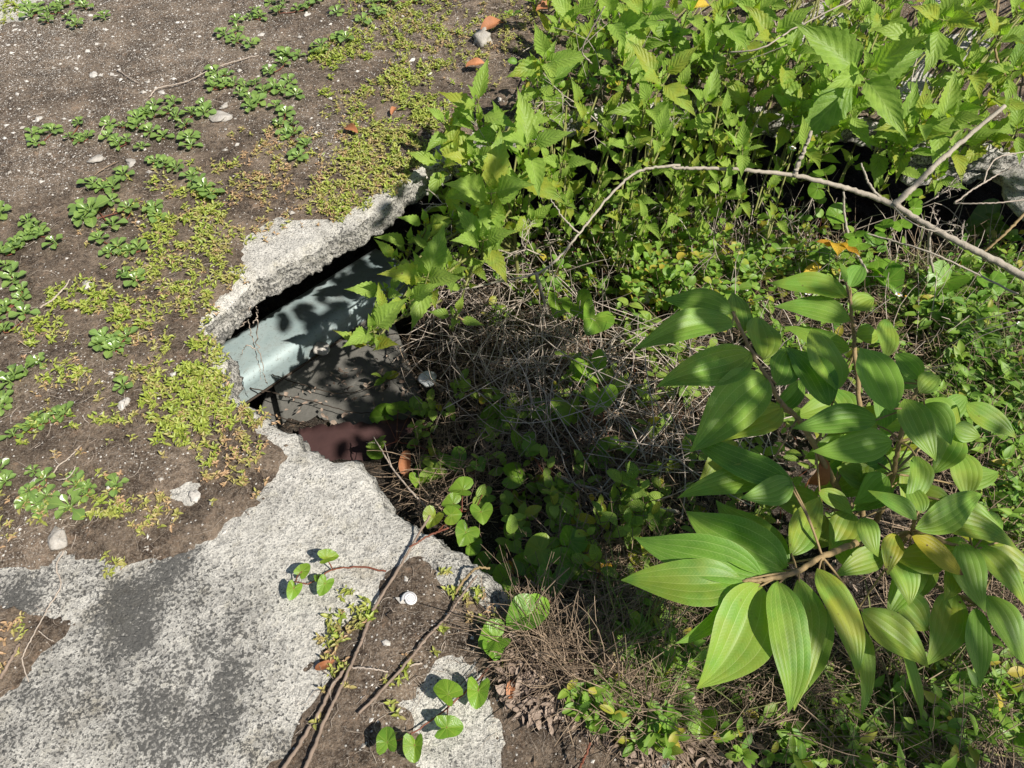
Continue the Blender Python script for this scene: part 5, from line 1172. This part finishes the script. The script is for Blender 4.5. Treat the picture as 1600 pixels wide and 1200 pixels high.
# leafy small herbs: little stems with opposite leaves
def herbs(regs, seed, lmin, lmax, hmin, hmax, mat, name, label, pairs=3, ratio=.55, yel=.15, prof='oval', stem_mat=M_stemr):
    P = scatter(regs, seed); n = len(P)
    d = norm(np.stack([rng.normal(0, .35, n), rng.normal(-.15, .35, n), np.ones(n)], -1)); H = rng.uniform(hmin, hmax, n)
    mb = MB(); PP = stems_many(mb, P, d, H, rng.uniform(.0006, .0012, n), .3, 6, 3)
    o1 = mb.build(name.replace('leaves', 'stems'), stem_mat, kind='stuff', label='thin stems carrying the ' + label, category='stems')
    mb = MB(); B, D, N, L, T = [], [], [], [], []
    for k in range(pairs):
        j = max(1, 5 - k); q = PP[:, j]; hd = rng.random(n) * 6.283; el = rng.normal(.15 + .25 * (k == 0), .25, n)
        for s in (0, np.pi):
            aa = hd + s; dd = np.stack([np.cos(aa) * np.cos(el), np.sin(aa) * np.cos(el), np.sin(el)], -1)
            B.append(q); D.append(dd); N.append(np.stack([rng.normal(.1, .3, n), rng.normal(-.1, .3, n), np.ones(n)], -1)); L.append(rng.uniform(lmin, lmax, n)); T.append(np.stack([rng.random(n), np.where(rng.random(n) < yel, rng.uniform(.5, 1, n), rng.random(n) * .2), rng.random(n)], -1))
    B = np.concatenate(B); D = np.concatenate(D); N = np.concatenate(N); L = np.concatenate(L); T = np.concatenate(T)
    leaves(mb, B, D, N, L, L * rng.uniform(ratio * .8, ratio * 1.2, len(L)), prof, 7, 2, rng.uniform(.2, 1.0, len(L)), rng.uniform(.1, .5, len(L)), .02, tint=T)
    mb.build(name, mat, kind='stuff', label=label, category='undergrowth')
herbs([(860, 400, 70, 60, 50), (830, 480, 60, 40, 22), (1130, 400, 200, 80, 190), (1080, 470, 110, 60, 110), (990, 440, 90, 60, 80), (1250, 430, 80, 40, 40), (940, 330, 110, 60, 60), (1540, 420, 70, 50, 30), (1000, 300, 150, 60, 90)], 8, .010, .030, .05, .16, M_herb, 'small_round_leaves', 'small yellow-green rounded leaves crowded before the hollow', 3, .7, .22)
herbs([(1530, 560, 100, 140, 150), (1480, 480, 150, 60, 80), (1300, 520, 200, 80, 70), (1580, 750, 60, 150, 90), (1550, 650, 90, 80, 90), (1450, 1120, 200, 80, 60), (1500, 330, 120, 40, 20)], 9, .012, .040, .04, .12, M_herb, 'bank_leaves', 'mixed small green leaves covering the sunny bank at right', 3, .45, .08, 'lance', M_stemg)
herbs([(850, 700, 200, 110, 46), (980, 600, 120, 90, 30), (1000, 850, 150, 110, 70), (900, 850, 130, 70, 30), (1250, 700, 200, 150, 60), (650, 680, 80, 90, 9), (1010, 560, 60, 50, 14)], 10, .016, .040, .04, .12, M_tooth, 'shaded_leaves', 'scattered ovate green leaves growing through the dry stalks', 2, .55, .1, 'oval')
herbs([(1150, 1120, 250, 90, 70), (1400, 1130, 200, 80, 60), (960, 1170, 90, 40, 24), (1030, 1010, 90, 60, 40), (1080, 950, 80, 60, 30)], 12, .012, .030, .02, .06, M_herb, 'litter_leaves', 'small bright seedlings in the bottom litter', 3, .5, .1, 'oval', M_stemg)
herbs([(950, 100, 120, 130, 60), (1120, 100, 160, 120, 80), (1330, 160, 160, 60, 50), (1500, 180, 120, 60, 50), (1150, 210, 200, 40, 60)], 13, .02, .045, .06, .28, M_tooth, 'inner_leaves', 'dull green leaves inside the thicket along the far rim', 4, .55, .15, 'tooth', M_stemg)
# grass blades
P = scatter([(1530, 560, 100, 150, 620), (1450, 620, 90, 60, 120), (1480, 460, 120, 60, 160), (1050, 1020, 150, 90, 240), (1580, 800, 40, 160, 90), (1400, 1100, 200, 90, 180), (1000, 960, 80, 50, 90), (1420, 440, 100, 40, 60), (1150, 930, 80, 100, 80)], 11); n = len(P)
a = rng.random(n) * 6.283; el = rng.uniform(.3, 1.2, n); d = np.stack([np.cos(a) * np.cos(el), np.sin(a) * np.cos(el), np.sin(el)], -1); L = rng.uniform(.04, .15, n)
mb = MB(); leaves(mb, P, d, np.stack([-np.cos(a) * np.sin(el), -np.sin(a) * np.sin(el), np.cos(el)], -1), L, rng.uniform(.002, .006, n), 'blade', 8, 2, rng.uniform(.4, 2.0, n), .4, 0, tint=np.stack([rng.random(n), rng.random(n) ** 2, rng.random(n)], -1))
mb.build('grass', M_grass, kind='stuff', label='thin green grass blades on the bank and in the litter', category='grass')
# litter straws on the slab soil
x = rng.uniform(-1.9, .9, 22000); y = rng.uniform(.15, 2.9, 22000); k = (soil_mask(x, y) > -.01) & (sdf(SLAB[::3], x, y) > .01) & (rng.random(22000) < .22 + .8 * np.clip(ell(x, y, [(a_, b_, c_ * 1.3, d_ * 1.3, .5) for a_, b_, c_, d_, e_, f_ in MATS]), 0, 1) + ell(x, y, [(700, 1010, 120, 110, .7), (880, 1080, 140, 100, 1.), (780, 40, 120, 60, .9)]))
x, y = x[k], y[k]; n = len(x); P = np.stack([x, y, gz(x, y) + .002], -1); a = rng.random(n) * 6.283; el = rng.normal(0, .15, n)
d = np.stack([np.cos(a) * np.cos(el), np.sin(a) * np.cos(el), np.abs(np.sin(el))], -1)
mb = MB(); stems_many(mb, P, d, rng.uniform(.008, .04, n), rng.uniform(.00025, .0007, n), .5, 5, 3)
mb.build('straw_litter', M_root, kind='stuff', label='fine pale straw and rootlets strewn on the soil', category='straw')

# ------------------------------------------------------------------ the tree whose boughs shade the hole (it stands behind and right of the photographer)
t = thing('shade_tree', 'leafy tree to the right whose boughs cast dappled shade over the hole', 'tree', (2.9, -2.3, -.25))
o_ = np.array([2.9, -2.3, -.25]); sv = np.array(sun_vec)
SH = [ # px, py, height of the shaded thing, radius, cover, distance up the sunbeam
 (740, 540, -.38, .14, 1.1, 2.4), (700, 600, -.35, .17, 1.3, 2.3), (800, 690, -.3, .20, 1.5, 2.4), (900, 640, -.28, .16, 1.1, 2.5), (930, 780, -.2, .17, 1.1, 2.3), (760, 760, -.28, .13, 1.0, 2.5), (990, 700, -.22, .14, 1.0, 2.4), (640, 690, -.38, .12, 1.2, 2.3),
 (560, 610, -.42, .10, .9, 2.4), (480, 500, -.4, .10, 1.1, 2.3), (540, 440, -.45, .10, 1.2, 2.5), (820, 500, -.35, .12, .5, 2.4), (1300, 560, .2, .10, .7, 2.2), (1420, 640, .2, .12, .9, 2.3), (1480, 760, .1, .12, .8, 2.4), (1300, 760, .0, .16, .9, 2.3),
 (1200, 730, .15, .06, .7, 2.3), (1340, 930, .0, .14, .9, 2.3), (1450, 900, .05, .11, .8, 2.4), (1530, 1050, -.1, .16, 1.0, 2.4), (1350, 1130, -.1, .17, .8, 2.3), (1180, 1000, -.1, .12, 1.0, 2.5), (1080, 900, -.15, .12, .9, 2.4), (1050, 1100, -.05, .09, .5, 2.3), (1500, 500, -.2, .12, .5, 2.3), (1560, 640, -.2, .12, .6, 2.4), (1130, 380, -.3, .08, .4, 2.4), (1400, 330, -.4, .16, 1.2, 2.4)]
mbl, mbs = MB(), MB(); B, D, N, L = [], [], [], []
tr = [np.array([0, 0, -.3]), np.array([-.05, .05, .7]), np.array([-.1, .15, 1.5]), np.array([-.35, .4, 2.1])]
tube(mbs, tr, .075, .045, 12, 40, bumps=.15)
mbs.build('trunk', M_branch, t); mbs = MB()
for (px, py, z, rad, cov, dist) in SH:
    c = np.array(U(px, py, z)) + sv * dist
    if z >= 0 or (px > 1150 and z > -.15): cov *= .10
    elif px >= 850 and py > 400: cov *= .15
    elif px >= 790 and py > 400: cov *= .3
    n = int(cov * math.pi * rad * rad / 1.25e-3)
    g = rng.normal(0, 1, (n, 3)); g = norm(g) * (rng.random(n) ** .45)[:, None] * rad
    B.append(c + g); a = rng.random(n) * 6.283; D.append(np.stack([np.cos(a), np.sin(a), rng.normal(-.3, .3, n)], -1)); N.append(np.stack([rng.normal(0, .4, n), rng.normal(0, .4, n), np.ones(n)], -1) + sv); L.append(rng.uniform(.045, .075, n))
    tube(mbs, [tr[-1] + rng.normal(0, .02, 3), (tr[-1] + c - o_) / 2 + [0, 0, .15], c - o_], .012, .004, 6, 14)
    for k in range(0, n, 6): tube(mbs, [c - o_, B[-1][k] - o_], .0025, .0015, 4, 3)
B, D, N, L = map(np.concatenate, (B, D, N, L))
leaves(mbl, B - o_, D, N, L, L * .5, 'oval', 6, 2, .5, .2, .02)
mbs.build('boughs', M_branch, t); mbl.build('crown', M_tooth, t)
